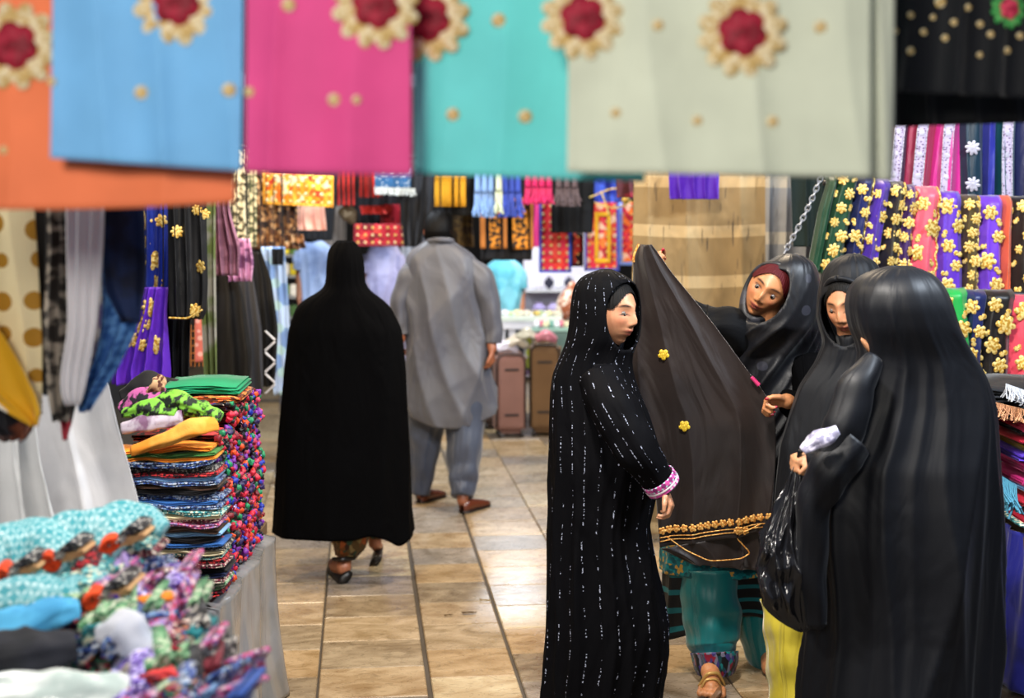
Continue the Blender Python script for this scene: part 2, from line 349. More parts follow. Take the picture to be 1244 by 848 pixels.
class Body:
    def __init__(s): s.V = []; s.F = []; s.n = 0; s.heads = []; s.tips = []
    def add(s, V, Fc):
        s.V.append(np.asarray(V)); s.F += [tuple(i+s.n for i in f) for f in Fc]; s.n += len(V)
    def cap(s, p0, p1, r0, r1, n=14):
        """tapered capsule"""
        p0 = Vector(p0); p1 = Vector(p1); d = p1-p0
        if n not in _US: _US[n] = _unit_sphere(n, 10)
        U, Fc = _US[n]; q = d.to_track_quat('Z', 'Y').to_matrix() if d.length > 1e-5 else Matrix.Identity(3)
        hi = U[:, 2] > -1e-6; W = U*np.where(hi, r1, r0)[:, None]; W[:, 2] += np.where(hi, d.length, 0)
        s.add(W@np.array(q).T+np.array(p0), Fc)
    def chain(s, pts, rad):
        for i in range(len(pts)-1): s.cap(pts[i], pts[i+1], rad[i], rad[i+1])
    def ell(s, c, r, M=None):
        if 20 not in _US: _US[20] = _unit_sphere(20, 10)
        U, Fc = _US[20]; W = U*np.array(r); W = W@np.array(M).T if M else W; s.add(W+np.array(c), Fc)
    def head(s, C, R, sc=1.0, mouth='#8f3f3a', brow='#1c120e', down=True):
        C = Vector(C); w_ = _HP*sc@np.array(R).T+np.array(C); nv, nu = w_.shape[:2]
        Fc = [(i*nu+j, (i+1)*nu+j, (i+1)*nu+(j+1) % nu, i*nu+(j+1) % nu) for i in range(nv-1) for j in range(nu)]
        Fc += [tuple(range(nu)), tuple((nv-1)*nu+j for j in range(nu))[::-1]]
        s.add(w_.reshape(-1, 3), Fc)
        for k in (-1, 1): s.ell(C+R@Vector((k*.074, .012, .0))*sc, (.009*sc, .018*sc, .03*sc), R)
        s.heads.append((C, R, sc, mouth, brow, down))
    def hand(s, wr, f, n, side, curl=(25, 25, 25, 25), sc=1.0, thumb=25):
        f = Vector(f).normalized(); n = Vector(n); n = (n-f*n.dot(f)).normalized(); sd = Vector(side); sd = (sd-f*sd.dot(f)-n*sd.dot(n)).normalized(); wr = Vector(wr)
        L_ = (.070, .078, .072, .056)
        for k in range(4):
            o = 1.5-k; b0 = wr+sd*(o*.011*sc); b1 = wr+(f*.082+sd*(o*.0195)-f*(.004*abs(o-.5)))*sc
            s.cap(b0, b1, .014*sc, .0115*sc, 10)
            p = b1; a = 0; d_ = f
            for j, fr in enumerate((.45, .31, .24)):
                a += math.radians(curl[k]*(1, 1.2, .8)[j]); d_ = f*math.cos(a)+n*math.sin(a)+sd*(o*.03)
                q = p+d_*(L_[k]*fr*sc); s.cap(p, q, (.0092-.0008*j)*sc, (.0088-.0012*j)*sc, 10); p = q
            s.tips.append((p, d_))
        t0 = wr+(f*.020+sd*.018)*sc; a = math.radians(thumb)
        t1 = t0+(f*.026+sd*.026+n*.006)*sc; t2 = t1+(f*math.cos(a)*.030+sd*.012+n*math.sin(a)*.03)*sc; t3 = t2+(f*math.cos(a)*.022-sd*.003+n*math.sin(a)*.024)*sc
        s.cap(t0, t1, .016*sc, .0125*sc, 10); s.cap(t1, t2, .0125*sc, .0105*sc, 10); s.cap(t2, t3, .0105*sc, .008*sc, 10); s.tips.append((t3, t3-t2))
    def build(s, parent, skin='#a5694a', voxel=.0045, nail=None, hairy=None):
        me = bpy.data.meshes.new('tmp'); me.from_pydata(np.vstack(s.V).tolist(), [], s.F); me.update()
        o = bpy.data.objects.new('tmp', me); COL.objects.link(o)
        m = o.modifiers.new('r', 'REMESH'); m.mode = 'VOXEL'; m.voxel_size = voxel; m.use_smooth_shade = True
        m2 = o.modifiers.new('s', 'SMOOTH'); m2.factor = .5; m2.iterations = 2 if voxel < .006 else 4
        dg = bpy.context.evaluated_depsgraph_get(); me2 = bpy.data.meshes.new_from_object(o.evaluated_get(dg))
        bpy.data.objects.remove(o); me2.name = 'body'
        n = len(me2.vertices); co = np.empty(n*3); me2.vertices.foreach_get('co', co); co = co.reshape(-1, 3)
        base = np.array(lin(skin)[:3]); c = np.ones((n, 4)); c[:, :3] = base
        for C, R, sc, mouth, brow, down in s.heads:
            q = (co-np.array(C))@np.array(R)/sc; x = np.abs(q[:, 0]); z = q[:, 2]; fr = (q[:, 1] < -.03)&(np.abs(z) < .13)&(x < .08)
            def mixc(w_, col):
                w_ = np.clip(w_, 0, 1)*fr; c[:, :3] = c[:, :3]*(1-w_[:, None])+np.array(lin(col)[:3])*w_[:, None]
            mixc(.30*np.exp(-((x-.043)/.018)**2-((z+.02)/.02)**2), '#b8523e')
            lw = np.exp(-((x/.0245)**4)); up = np.exp(-((z+.051)/.0045)**2); lo = np.exp(-((z+.0625)/.005)**2)*np.exp(-((x/.019)**4))
            mixc(1.1*np.maximum(lw*up, lo), mouth); mixc(.95*np.exp(-((z+.0568)/.0016)**2)*np.exp(-((x/.023)**4)), '#2a0f0c')
            arc = .0335-.35*(x-.030)**2/.03
            mixc(1.3*np.exp(-((z-arc)/.0038)**2)*np.exp(-(((x-.031)/.019)**4)), brow)
            lid = (.0045 if down else .0155)-9*(x-.031)**2
            mixc(1.5*np.exp(-((z-lid)/.0023)**2)*np.exp(-(((x-.031)/.0165)**4)), '#0c0706')
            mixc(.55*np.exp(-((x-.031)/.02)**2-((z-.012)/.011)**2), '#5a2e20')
            mixc(.8*np.exp(-((x-.008)/.004)**2-((z+.036)/.003)**2), '#2a120c')
        if nail:
            for p, d_ in s.tips:
                dist = np.linalg.norm(co-np.array(p)-np.array(d_.normalized())*.003, axis=1); k = dist < .0105; c[k, :3] = lin(nail)[:3]
        at = me2.color_attributes.new('Col', 'FLOAT_COLOR', 'POINT'); at.data.foreach_set('color', c.ravel())
        ob = link('body', me2, None, parent); me2.materials.clear(); me2.materials.append(SKIN)
        ew = plain('#5f554d', .35); ir = plain('#120a07', .08)
        for C, R, sc, mouth, brow, down in s.heads:
            for k in (-1, 1):
                bm = bmesh.new(); ec = C+R@Vector((k*.031, -.0672 if down else -.0692, .0060))*sc; ell_bm(bm, ec, (.0108*sc,)*3, 16, 12); e = bm_obj('eye', bm, ew, ob, ec, True)
                bm = bmesh.new(); ic = ec+R@Vector((0, -.0062, -.0025 if down else 0))*sc; ell_bm(bm, ic, (.0062*sc,)*3, 12, 8); bm_obj('iris', bm, ir, e, ic, True)
        return ob
def hair_cap(parent, C, R, col, sc=1.0, front=.035, low=-.03, name='hair', grow=1.02, lab=None):
    """hair: shell over the skull, forehead hairline and a parting"""
    C = Vector(C); g = _HP.copy()*sc; th = np.linspace(0, 2*PI, g.shape[1], endpoint=False)
    n = g/np.linalg.norm(g, axis=2, keepdims=True); strand = .0014*np.sin(th*46)[None, :, None]
    w_ = g*grow+n*(.004+strand); Rn = np.array(R)
    me = grid_mesh(name, w_@Rn.T+np.array(C), closed=True); bm = bmesh.new(); bm.from_mesh(me); Ri = R.transposed()
    dele = []
    for f in bm.faces:
        q = Ri@(f.calc_center_median()-C)/sc
        hl = .080-14*q.x*q.x
        if (q.y < front-.06 and q.z < hl+.0) or q.z < low-.5*max(0, q.y) or (q.y < .0 and q.z < .02): dele.append(f)
    bmesh.ops.delete(bm, geom=dele, context='FACES'); bm.to_mesh(me); bm.free()
    o = link(name, me, fab(col, rough=.6, sheen=0, bump=.5, coords='Object', spec=.15), parent)
    if lab: o['label'] = lab
    return o
BLK = fab('#020203', rough=.85, sheen=0, spec=.05, bump=.1)

# ------------------------------------------------------------------ setting: floor of tiles, walls
VPA = math.atan((437-CX)/F)                       # heading of the tile joints
ux = Vector((math.cos(VPA), -math.sin(VPA), 0)); uy = Vector((math.sin(VPA), math.cos(VPA), 0))
def tile_mat(i):
    cols = [('#ac9779', '#86704f'), ('#b29c7c', '#8b7150'), ('#9f8d72', '#76644c'), ('#ae9470', '#8a6f4a'), ('#96897a', '#6e6252'), ('#baa988', '#9b8361')][i]
    m = bpy.data.materials.new('marble'); m.use_nodes = True; N = m.node_tree.nodes; L = m.node_tree.links; b = N['Principled BSDF']
    tc = N.new('ShaderNodeTexCoord'); oi = N.new('ShaderNodeObjectInfo')
    ad = N.new('ShaderNodeVectorMath'); ad.operation = 'MULTIPLY_ADD'; L.new(oi.outputs['Random'], ad.inputs[0]); ad.inputs[1].default_value = (37, 53, 11); L.new(tc.outputs['Object'], ad.inputs[2])
    mp = N.new('ShaderNodeMapping'); L.new(ad.outputs[0], mp.inputs[0]); mp.inputs['Scale'].default_value = (1.3, 2.1, 1); mp.inputs['Rotation'].default_value = (0, 0, .5+i)
    n = N.new('ShaderNodeTexNoise'); L.new(mp.outputs[0], n.inputs[0]); n.inputs['Scale'].default_value = 3.5; n.inputs['Detail'].default_value = 7; n.inputs['Distortion'].default_value = 1.6
    r = N.new('ShaderNodeValToRGB'); L.new(n.outputs[0], r.inputs[0]); e = r.color_ramp.elements; e[0].position = .3; e[0].color = lin(cols[1]); e[1].position = .62; e[1].color = lin(cols[0])
    w2 = N.new('ShaderNodeTexNoise'); L.new(mp.outputs[0], w2.inputs[0]); w2.inputs['Scale'].default_value = 9; w2.inputs['Detail'].default_value = 8; w2.inputs['Distortion'].default_value = 3
    r2 = N.new('ShaderNodeMapRange'); L.new(w2.outputs[0], r2.inputs[0]); r2.inputs[1].default_value = .3; r2.inputs[2].default_value = .44; r2.inputs[3].default_value = .72; r2.inputs[4].default_value = 1
    x = N.new('ShaderNodeMix'); x.data_type = 'RGBA'; x.blend_type = 'MULTIPLY'; x.inputs[0].default_value = 1; L.new(r.outputs[0], x.inputs[6]); L.new(r2.outputs[0], x.inputs[7])
    h = N.new('ShaderNodeMapRange'); L.new(oi.outputs['Random'], h.inputs[0]); h.inputs[3].default_value = .86; h.inputs[4].default_value = 1.08
    x2 = N.new('ShaderNodeMix'); x2.data_type = 'RGBA'; x2.blend_type = 'MULTIPLY'; x2.inputs[0].default_value = 1; L.new(x.outputs[2], x2.inputs[6]); L.new(h.outputs[0], x2.inputs[7])
    L.new(x2.outputs[2], b.inputs['Base Color'])
    rr = N.new('ShaderNodeMapRange'); L.new(w2.outputs[0], rr.inputs[0]); rr.inputs[3].default_value = .16; rr.inputs[4].default_value = .42; L.new(rr.outputs[0], b.inputs['Roughness'])
    bp = N.new('ShaderNodeBump'); bp.inputs['Strength'].default_value = .25; bp.inputs['Distance'].default_value = .006; L.new(n.outputs[0], bp.inputs['Height']); L.new(bp.outputs[0], b.inputs['Normal'])
    return m
TM = [tile_mat(i) for i in range(6)]
fl = box('floor', plain('#453c31', .8), (0, 10, -.03), (11, 21, .04), bev=0, origin=(0, 10, -.01)); tag(fl, kind='structure')
rt = random.Random(4)
vp0 = Vector(((437-CX)/F*5.2, 5.2, 0))            # point on the joint that runs straight at the viewer
def bx_at(xp, yp):                                # cross coordinate of a floor point in the picture
    d = F*HC/(yp-HY); p = Vector(((xp-CX)*d/F, d, 0)); return p.dot(ux)
cA, cB, cC = bx_at(523, 848), bx_at(640, 848), bx_at(384, 848)
edges = [cC-1.23, cC-.82, cC-.41, cC, cA, cB, cB+.39, cB+.78, cB+1.19]
def tile_mesh(w_, l_, m):
    bm = bmesh.new(); bmesh.ops.create_cube(bm, size=1); bmesh.ops.scale(bm, vec=(w_, l_, .03), verts=bm.verts)
    top = [e for e in bm.edges if all(v.co.z > 0 for v in e.verts)]; bmesh.ops.bevel(bm, geom=top, offset=.004, segments=1, affect='EDGES')
    me = bpy.data.meshes.new('tile'); bm.to_mesh(me); bm.free(); me.materials.append(m); return me
TC = {}
for ci in range(len(edges)-1):
    w_ = edges[ci+1]-edges[ci]; gap = .014 if ci in (3, 4) else .004; s = 4.55+rt.random()*.3
    while s < 13.2:
        ln = .345; key = (ci, rt.randrange(6))
        if key not in TC: TC[key] = tile_mesh(w_-gap-(.010 if ci in (4,) else 0), ln-.005, TM[key[1]])
        c = ux*((edges[ci]+edges[ci+1])/2)+uy*(s+ln/2)
        t = bpy.data.objects.new('tile', TC[key]); COL.objects.link(t); t.parent = fl
        t.location = Vector((c.x, c.y, -.015+rt.uniform(-.001, .0005)))-fl.location; t.rotation_euler = (0, 0, -VPA)
        s += ln
box('paving', TM[2], (-.2, 16.7, -.006), (9, 6.6, .012), parent=fl, bev=0)
tag(box('wall_back', plain('#1b1918', .9), (0, 19.6, 1.7), (11, .15, 3.4), bev=0), kind='structure')
tag(box('wall_right', plain('#222124', .9), (2.45+1.2, 9, 1.6), (.12, 12, 3.2), bev=0), kind='structure')
tag(box('wall_left', plain('#232122', .9), (-3.6, 10, 1.6), (.12, 15, 3.2), bev=0), kind='structure')
tag(box('ceiling', plain('#1c1c20', .95), (0, 12.9, 3.62), (7.3, 13.6, .05), bev=0), kind='structure')
def cord(o, p, up=3.6, r=.003):
    p = Vector(p); bm = bmesh.new(); bmesh.ops.create_cone(bm, cap_ends=True, segments=6, radius1=r, radius2=r, depth=up-p.z+.02)
    bmesh.ops.translate(bm, vec=(p.x, p.y, (up+p.z-.02)/2), verts=bm.verts); bm_obj('cord', bm, plain('#101012', .8), o)
# leaf litter on the tiles
def litter(px, py, w_, col, label, rot=.4, thin=.25):
    d = F*HC/(py-HY); p = P(px, py, d); bm = bmesh.new(); pts = []
    for k in range(10):
        a = 2*PI*k/10; pts.append(bm.verts.new((p.x+w_*math.cos(a)*math.cos(rot)-w_*thin*math.sin(a)*math.sin(rot), p.y+w_*math.cos(a)*math.sin(rot)+w_*thin*math.sin(a)*math.cos(rot), .004+.006*math.cos(a*2)**2)))
    f = bm.faces.new(pts); r = bmesh.ops.extrude_face_region(bm, geom=[f]); bmesh.ops.translate(bm, vec=(0, 0, .002), verts=[v for v in r['geom'] if isinstance(v, bmesh.types.BMVert)])
    tag(bm_obj('leaf_scrap', bm, plain(col, .8), None, (p.x, p.y, .002)), label, 'litter')
litter(570, 746, .035, '#4a3618', 'dry brown leaf scrap lying on a pale floor tile between the joints', .2)
litter(590, 731, .03, '#8a7650', 'pale straw scrap on the tiles just above the brown leaf', -.1, .15)
litter(545, 749, .022, '#55421f', 'thin dark twig scrap on the tile left of the brown leaf', .5, .12)

# ------------------------------------------------------------------ foreground shawls on a rod
def flower_mesh(name, R_, petals=6, ruffle=0, relief=.006, inner=.35):
    """embroidered flower facing -Y, centred on the origin"""
    bm = bmesh.new(); n = petals*6; rings = [(0, relief*1.2), (inner*.6, relief), (inner, relief*.5), (.75, relief*1.1), (1, 0)]
    vs = []
    for r, h in rings:
        row = []
        for k in range(n):
            a = 2*PI*k/n; lobe = 1-(.17+ruffle)*(1-abs(math.cos(a*petals/2)))**1.2 if r > inner else 1
            row.append(bm.verts.new((R_*r*lobe*math.cos(a), -h-(relief*.5*abs(math.cos(a*petals/2)) if r > inner and r < 1 else 0), R_*r*lobe*math.sin(a))))
        vs.append(row)
    for i in range(len(rings)-1):
        for k in range(n): bm.faces.new((vs[i][k], vs[i+1][k], vs[i+1][(k+1) % n], vs[i][(k+1) % n]))
    bmesh.ops.remove_doubles(bm, verts=bm.verts, dist=1e-6); bmesh.ops.recalc_face_normals(bm, faces=bm.faces)
    me = bpy.data.meshes.new(name); bm.to_mesh(me); bm.free(); me.polygons.foreach_set('use_smooth', [True]*len(me.polygons)); return me
def put(mesh, mat, sh, parent, u, v, name, rz=0, off=.002, scale=1, par2=None):
    key = (mesh.name, mat.name)
    if key not in _fm: m2 = mesh.copy(); m2.materials.append(mat); _fm[key] = m2
    p, n = sh.at(u, v); o = bpy.data.objects.new(name, _fm[key]); COL.objects.link(o); par = par2 or parent; o.parent = par
    if par2: o.location = (0, -off, 0)
    else: o.location = p+n*off-wloc(par); n = Vector((n.x*.3, n.y, n.z*.4)); o.rotation_mode = 'QUATERNION'; o.rotation_quaternion = n.to_track_quat('-Y', 'Z') if False else (Vector((0, -1, 0)).rotation_difference(n.normalized())@Matrix.Rotation(rz, 3, 'Y').to_quaternion())
    o.scale = (scale,)*3
    return o
_fm = {}
FRUF = flower_mesh('petal_ruffle', .062, 12, .05, .007, .5); FRED = flower_mesh('flower_centre', .036, 6, 0, .008); FDOT = flower_mesh('gold_dot', .010, 6, -.1, .004)
FG = flower_mesh('gold_flower', .034, 6, .20, .0025); FG8 = flower_mesh('gold_bloom', .036, 8, .22, .0025); FLEAF = flower_mesh('gold_leaf', .021, 2, .45, .002)
CREAM = fab('#e6d6ae', '#c9a866', 'blotch', 90, rough=.6, coords='Object'); RED = fab('#a51a35', '#7c0f22', 'blotch', 60, rough=.6, coords='Object'); PINKF = fab('#f0506c', '#c02c4c', 'blotch', 60, rough=.6, coords='Object'); LEAFG = fab('#2f9a48', '#76c870', 'blotch', 90, rough=.6, coords='Object')
GR = 'embroidered shawls hanging in the foreground'
def shawl(label, rows, d, mat, flowers, dots, ringm=CREAM, redm=RED, **k):
    o, s = hang('shawl', label, 'shawl', rows, d, mat, GR, nu=90, nv=50, **k)
    for (x, y, sc_) in flowers:
        u, v = s.px(x, y); a = put(FRUF, ringm, s, o, u, v, 'embroidered_flower', .3, .003, sc_); put(FRED, redm, s, o, 0, 0, 'flower_centre', 0, .006, .95, par2=a)
    for (x, y, sc_) in dots:
        u, v = s.px(x, y); put(FDOT, CREAM, s, o, u, v, 'sequin', 0, .002, sc_)
    return o, s
TOP = -190
def solid(h, **k): return fab(h, rough=.7, sheen=.25, spec=.25, crease=.12, **k)
shawl('orange shawl showing left of and below the sky blue one', [(TOP, -60, 290), (250, -60, 283)], 2.29, solid('#f58254'), [(18, 55, 1.15)], [(4, 180, .7)], A=.007, n=2, ph=.3, tt=-4, tb=-4, sag=4)
shawl('sky blue shawl with a red flower and cream dots', [(TOP, 64, 296), (200, 60, 294)], 2.2, solid('#79b9ea'), [(216, 0, 1.1)], [(172, 113, 1.1), (278, 109, 1.1), (64, 96, .7)], A=.009, n=3, ph=.1, tb=8, sharp=1)
shawl('deep pink shawl between the blue and turquoise ones', [(TOP, 300, 498), (211, 297, 499)], 2.2, solid('#e2508f'), [(455, 10, 1.1)], [(407, 125, 1.0), (350, 5, 1.1), (304, 112, .8), (433, 120, .7)], A=.008, n=2, ph=.7, tb=2)
shawl('turquoise shawl with cream sequins right of the pink one', [(TOP, 503, 780), (216, 503, 782)], 2.34, solid('#6fdcda'), [(520, 20, 1.15)], [(606, 28, 1.2), (550, 136, 1.1), (639, 140, 1.15)], A=.008, n=3, ph=.4, tb=5)
o, s = shawl('wide pale sage shawl with two red flowers', [(TOP, 692, 1060), (212, 690, 1058)], 2.2, solid('#d6dcc4'), [(708, 25, 1.05), (902, 40, 1.12)], [(800, 28, .9), (995, 32, 1.0), (747, 137, .8), (846, 146, .8), (938, 146, .9)], A=.008, n=3, ph=.9, tb=3)
Sheet([(TOP, 880, 1088), (100, 880, 1088), (216, 880, 1087)], 2.27, A=.010, n=4, ph=.2, tb=4, nu=50, nv=40).build('back_layer', solid('#d3d8c2'), o)
o, s = shawl('black shawl with pink flowers and gold sequins at upper right', [(TOP, 1060, 1330), (116, 1058, 1330)], 2.7, solid('#15171c'), [(1222, 12, .62), (1062, -2, .6)], [(1070, 20, .7), (1104, 20, .7), (1141, 3, 1.1), (1175, 8, .7), (1089, 38, .7), (1120, 41, .7), (1147, 44, .7), (1160, 26, .7), (1190, 27, .7), (1205, 44, .7), (1238, 41, .7), (1072, 60, .7), (1106, 59, .8), (1190, 66, .6), (1223, 60, .7), (1134, 23, .6)], ringm=LEAFG, redm=PINKF, A=.012, n=5, ph=.5, tt=2, tb=6)
hang('shawl', 'plain black cloth hanging behind the flowered black shawl', 'shawl', [(TOP, 1080, 1330), (150, 1085, 1330)], 2.95, solid('#0b0c10'), A=.012, n=5, tb=-4)
for i, (a, b) in enumerate((((-.95, 2.3), (.72, 2.3)), )):
    tag(tube('clothes_rail', plain('#3a3a3c', .4, .6), [(a[0]-.1, 2.3, P(0, TOP, 2.2).z+.012), (b[0]+.6, 2.35, P(0, TOP, 2.2).z+.012)], [.011, .011]), 'thin dark rail above the row of foreground shawls', 'rail')
tag(tube('clothes_rail', plain('#3a3a3c', .4, .6), [(.6, 2.82, P(0, TOP, 2.8).z+.01), (1.3, 2.82, P(0, TOP, 2.8).z+.01)], [.011, .011]), 'short dark rail above the black shawls at upper right', 'rail')

# ------------------------------------------------------------------ people
def torso(b, x, d, H, C, yaw=0, w_=.13, feet=True, g=.8, legs=True):
    """plain body under the clothes; H standing height, C head centre"""
    R = RM(yaw); c = Vector((x, d, 0)); q = lambda a, f_, z: c+R@Vector((a, -f_, 0))+Vector((0, 0, z)); C = Vector(C)
    ch = q(0, 0, H*.76); up_ = C+Vector((0, 0, -.10)); nk = up_*.65+ch*.35
    b.chain([up_+Vector((0, 0, .03)), nk, ch], [.048*g+.008, .052*g, .075*g])
    for k in (-1, 1): b.chain([ch, ch+R@Vector((k*w_*.7, 0, -.04))], [.07*g, .055*g])
    pe = q(0, 0, H*.52); b.chain([ch, ch*.5+pe*.5, pe], [.09*g, .085*g, .095*g])
    for k in (-1, 1) if legs else ():
        b.chain([q(k*.055, 0, H*.5), q(k*.06, 0, H*.28), q(k*.065, 0, .09)], [.075*g, .052*g, .040*g])
        if feet: b.chain([q(k*.065, 0, .05), q(k*.065, .10, .03)], [.034, .028])
    return ch
def person(label, loc, group=None): return empty('person', loc, label, 'person', group)
def face_wrap(par, C, R, mat, chest, rr=1.0, top=.052, ck=.012, wx=.078, fr=1.0):
    """the edge of the veil lying round the face, and its fold under the chin"""
    pts = []; rad = []
    for t in np.linspace(PI/2, PI/2+2*PI, 25):
        c_, s_ = math.cos(t), math.sin(t); up_ = max(0, s_); dn = max(0, -s_)
        pts.append(C+R@Vector((wx*c_*(1-.22*dn), -(ck+(top-ck)*up_**1.5+.040*dn**2), .002+.112*up_-.128*dn))); rad.append((.012+.014*dn)*rr)
    tube('veil_edge', mat, pts, rad, par, n=14, seg=72, wr=.05, seed=3)
    tube('veil_fold', mat, [C+R@Vector((0, .035, -.085)), C+R@Vector((0, .0, -.16)), chest], [.060*fr, .07*fr, .10], par, n=30, seg=30, wr=.10, seed=5, flat=.8)
DOWN = Vector((0, 0, -1))

# --- woman walking away in a long plain black veil
d = 6.9; r0 = person('person in a long plain black veil walking away with her back turned', (P(420, 0, d).x, d, 0))
b = Body(); R = RM(178); C = P(420, 335, d); b.head(C, R); torso(b, C.x, d, 1.6, C, 180, legs=False)
b.chain([Vector((C.x, 6.9, .85)), Vector((P(419, 0, 6.86).x, 6.95, .5)), Vector((P(419, 0, 6.86).x, 6.9, .2))], [.08, .055, .045]); b.chain([Vector((C.x, 6.9, .85)), Vector((P(419, 0, 6.86).x+.12, 7.15, .5)), Vector((P(419, 0, 6.86).x+.11, 7.2, .25))], [.08, .055, .045])
ax = P(419, 0, 6.86).x
b.chain([Vector((ax, 6.9, .20)), Vector((ax-.005, 6.88, .09)), Vector((ax-.005, 6.85, .065))], [.045, .036, .038]); b.chain([Vector((ax-.005, 6.85, .06)), Vector((ax-.05, 6.93, .05)), Vector((ax-.075, 7.02, .04))], [.036, .034, .028])
b.chain([Vector((ax+.11, 7.2, .25)), Vector((ax+.11, 7.2, .10)), Vector((ax+.11, 7.33, .05))], [.045, .034, .03])
b.build(r0, '#9a5f42', .007)
rows = [(293, 410, 428, .9), (297, 404, 434, .95), (304, 400, 438, 1), (318, 398, 441, 1.1), (340, 397, 442, 1.1), (350, 395, 445, 1), (357, 386, 452, .8), (364, 370, 464, .6), (374, 360, 474, .55), (400, 351, 487, .55), (450, 345, 492, .55), (500, 341, 494, .58), (560, 337, 497, .6), (620, 334, 499, .6), (646, 332, 502, .6)]
pts, uv = loft(rows, d, A=.02, folds=((5, .2, 1), (9, .5, .5)), amp=[(293, 0), (360, .002), (420, .010), (646, .020)], dz=.014)
th = np.arctan2(pts[..., 1]-d, pts[..., 0]-ax); k = np.linspace(0, 1, pts.shape[0])[:, None]**6
pts[..., 2] -= k*(.045*np.exp(-((pts[..., 0]-P(488, 0, d).x)/.05)**2)*(pts[..., 1] < d)-.02*np.exp(-((pts[..., 0]-P(455, 0, d).x)/.05)**2))
loft_obj('veil', BLK, r0, pts, uv)
pt = fab('#4f4a30', None, 'pal', 28, pal=['#5d4a2a', '#2f4a3a', '#7a4a24', '#8a7a50', '#3a2418', '#a0552a'], rough=.7)
tube('trouser_leg', pt, [(ax+.0, 6.95, .52), (ax+.02, 6.94, .28), (ax+.01, 6.90, .16), (ax+.0, 6.89, .105)], [.12, .115, .085, .052], r0, seg=20, wr=.08, seed=2)
tube('trouser_leg', pt, [(ax+.13, 7.2, .52), (ax+.12, 7.2, .30), (ax+.11, 7.2, .13)], [.10, .09, .055], r0, seg=16, wr=.08, seed=4)
lth = plain('#15110f', .4)
tube('sandal', lth, [(ax+.01, 6.80, .024), (ax-.04, 6.92, .022), (ax-.085, 7.06, .018)], [.042, .040, .036], r0, n=16, seg=14, flat=.5)
s_ = tube('ankle_strap', lth, [(ax-.055, 6.85, .105), (ax-.005, 6.795, .115), (ax+.045, 6.86, .105)], [.008, .012, .008], r0, n=8)
tube('ankle_strap', lth, [(ax-.06, 6.93, .03), (ax-.045, 6.90, .092), (ax+.0, 6.95, .09), (ax+.015, 6.95, .03)], [.009, .011, .011, .009], r0, n=8)
tube('sandal', lth, [(ax+.12, 7.13, .022), (ax+.11, 7.38, .02)], [.04, .034], r0, n=12, seg=10, flat=.5)

# --- man in grey tunic
d = 8.5; r1 = person('bareheaded person in a grey tunic suit and brown shoes walking away', (P(545, 0, d).x, d, 0))
b = Body(); R = RM(188); C = P(531, 281, d); b.head(C, R); ch_ = torso(b, P(540, 0, d).x, d, 1.7, C, 180, legs=False, w_=.15)
b.chain([P(562, 440, d), P(565, 515, d-.02), P(563, 560, d-.05), P(562, 608, d-.12)], [.07, .06, .045, .035]); b.chain([P(520, 440, d+.03), P(516, 515, d+.1), P(514, 560, d+.13), P(512, 600, d+.16)], [.07, .06, .045, .035])
wr = P(598, 424, d-.05); b.chain([ch_, P(574, 325, d), P(584, 350, d), P(595, 395, d), wr], [.05, .045, .045, .038, .028]); b.hand(wr, Vector((.03, -.02, -1)), Vector((-1, .2, 0)), Vector((.1, -1, 0)), (38, 42, 45, 48), 1.0)
wl = P(487, 412, d-.02); b.chain([ch_, P(503, 325, d), P(497, 350, d), P(486, 385, d), wl], [.05, .045, .045, .038, .028]); b.hand(wl, Vector((-.1, .5, -.8)), Vector((1, .2, 0)), Vector((0, 1, .3)), (40, 42, 45, 48), 1.0)
b.build(r1, '#8a5237', .007)
hair_cap(r1, C, R, '#050404', 1.0, .06, -.06, grow=1.06)
GREY = fab('#55565d', '#4b4c55', 'blotch', 3, rough=.5, sheen=.3, spec=.4, bump=.1)
rows = [(290, 522, 546, .9), (296, 514, 553, .8), (302, 503, 564, .6), (312, 494, 577, .5), (330, 493, 583, .5), (360, 494, 584, .52), (400, 495, 586, .52), (440, 494, 593, .54), (480, 495, 599, .56), (505, 497, 600, .56), (517, 502, 598, .56)]
pts, uv = loft(rows, d, folds=((5, 1.6, 1), (8, -2.0, .7), (3, 2.6, .6)), amp=[(290, .003), (325, .012), (400, .026), (517, .024)], dz=.012, sharp=1.3)
k = np.linspace(0, 1, pts.shape[0])[:, None]**8; pts[..., 2] += k*.07*(np.abs(pts[..., 0]-P(548, 0, d).x)/.25)**2
loft_obj('tunic', GREY, r1, pts, uv)
tube('collar', GREY, [P(521, 297, d+.03), P(521, 292, d-.06), P(534, 291, d-.10), P(549, 292, d-.06), P(549, 297, d+.03)], [.016]*5, r1, n=10)
tube('sleeve', GREY, [P(564, 318, d), P(584, 337, d), P(594, 368, d), P(600, 400, d-.02), P(600, 417, d-.03)], [.06, .078, .065, .055, .048], r1, n=26, seg=40, wr=.09, seed=1)
tube('sleeve', GREY, [P(513, 318, d), P(497, 337, d), P(486, 365, d), P(486, 390, d), P(487, 406, d)], [.06, .072, .062, .055, .048], r1, n=26, seg=40, wr=.09, seed=5)
TR = fab('#434a5a', '#3b4150', 'blotch', 3, rough=.5, sheen=.3, spec=.4, bump=.1)
tube('trouser_leg', TR, [P(566, 470, d), P(566, 515, d-.02), P(564, 560, d-.05), P(562, 585, d-.08), P(561, 603, d-.12)], [.13, .115, .10, .085, .065], r1, n=30, seg=44, wr=.10, seed=3)
tube('trouser_leg', TR, [P(517, 470, d+.05), P(516, 515, d+.1), P(514, 560, d+.13), P(511, 598, d+.16)], [.13, .11, .09, .062], r1, n=30, seg=44, wr=.10, seed=8)
brn = plain('#5a2c1b', .25)
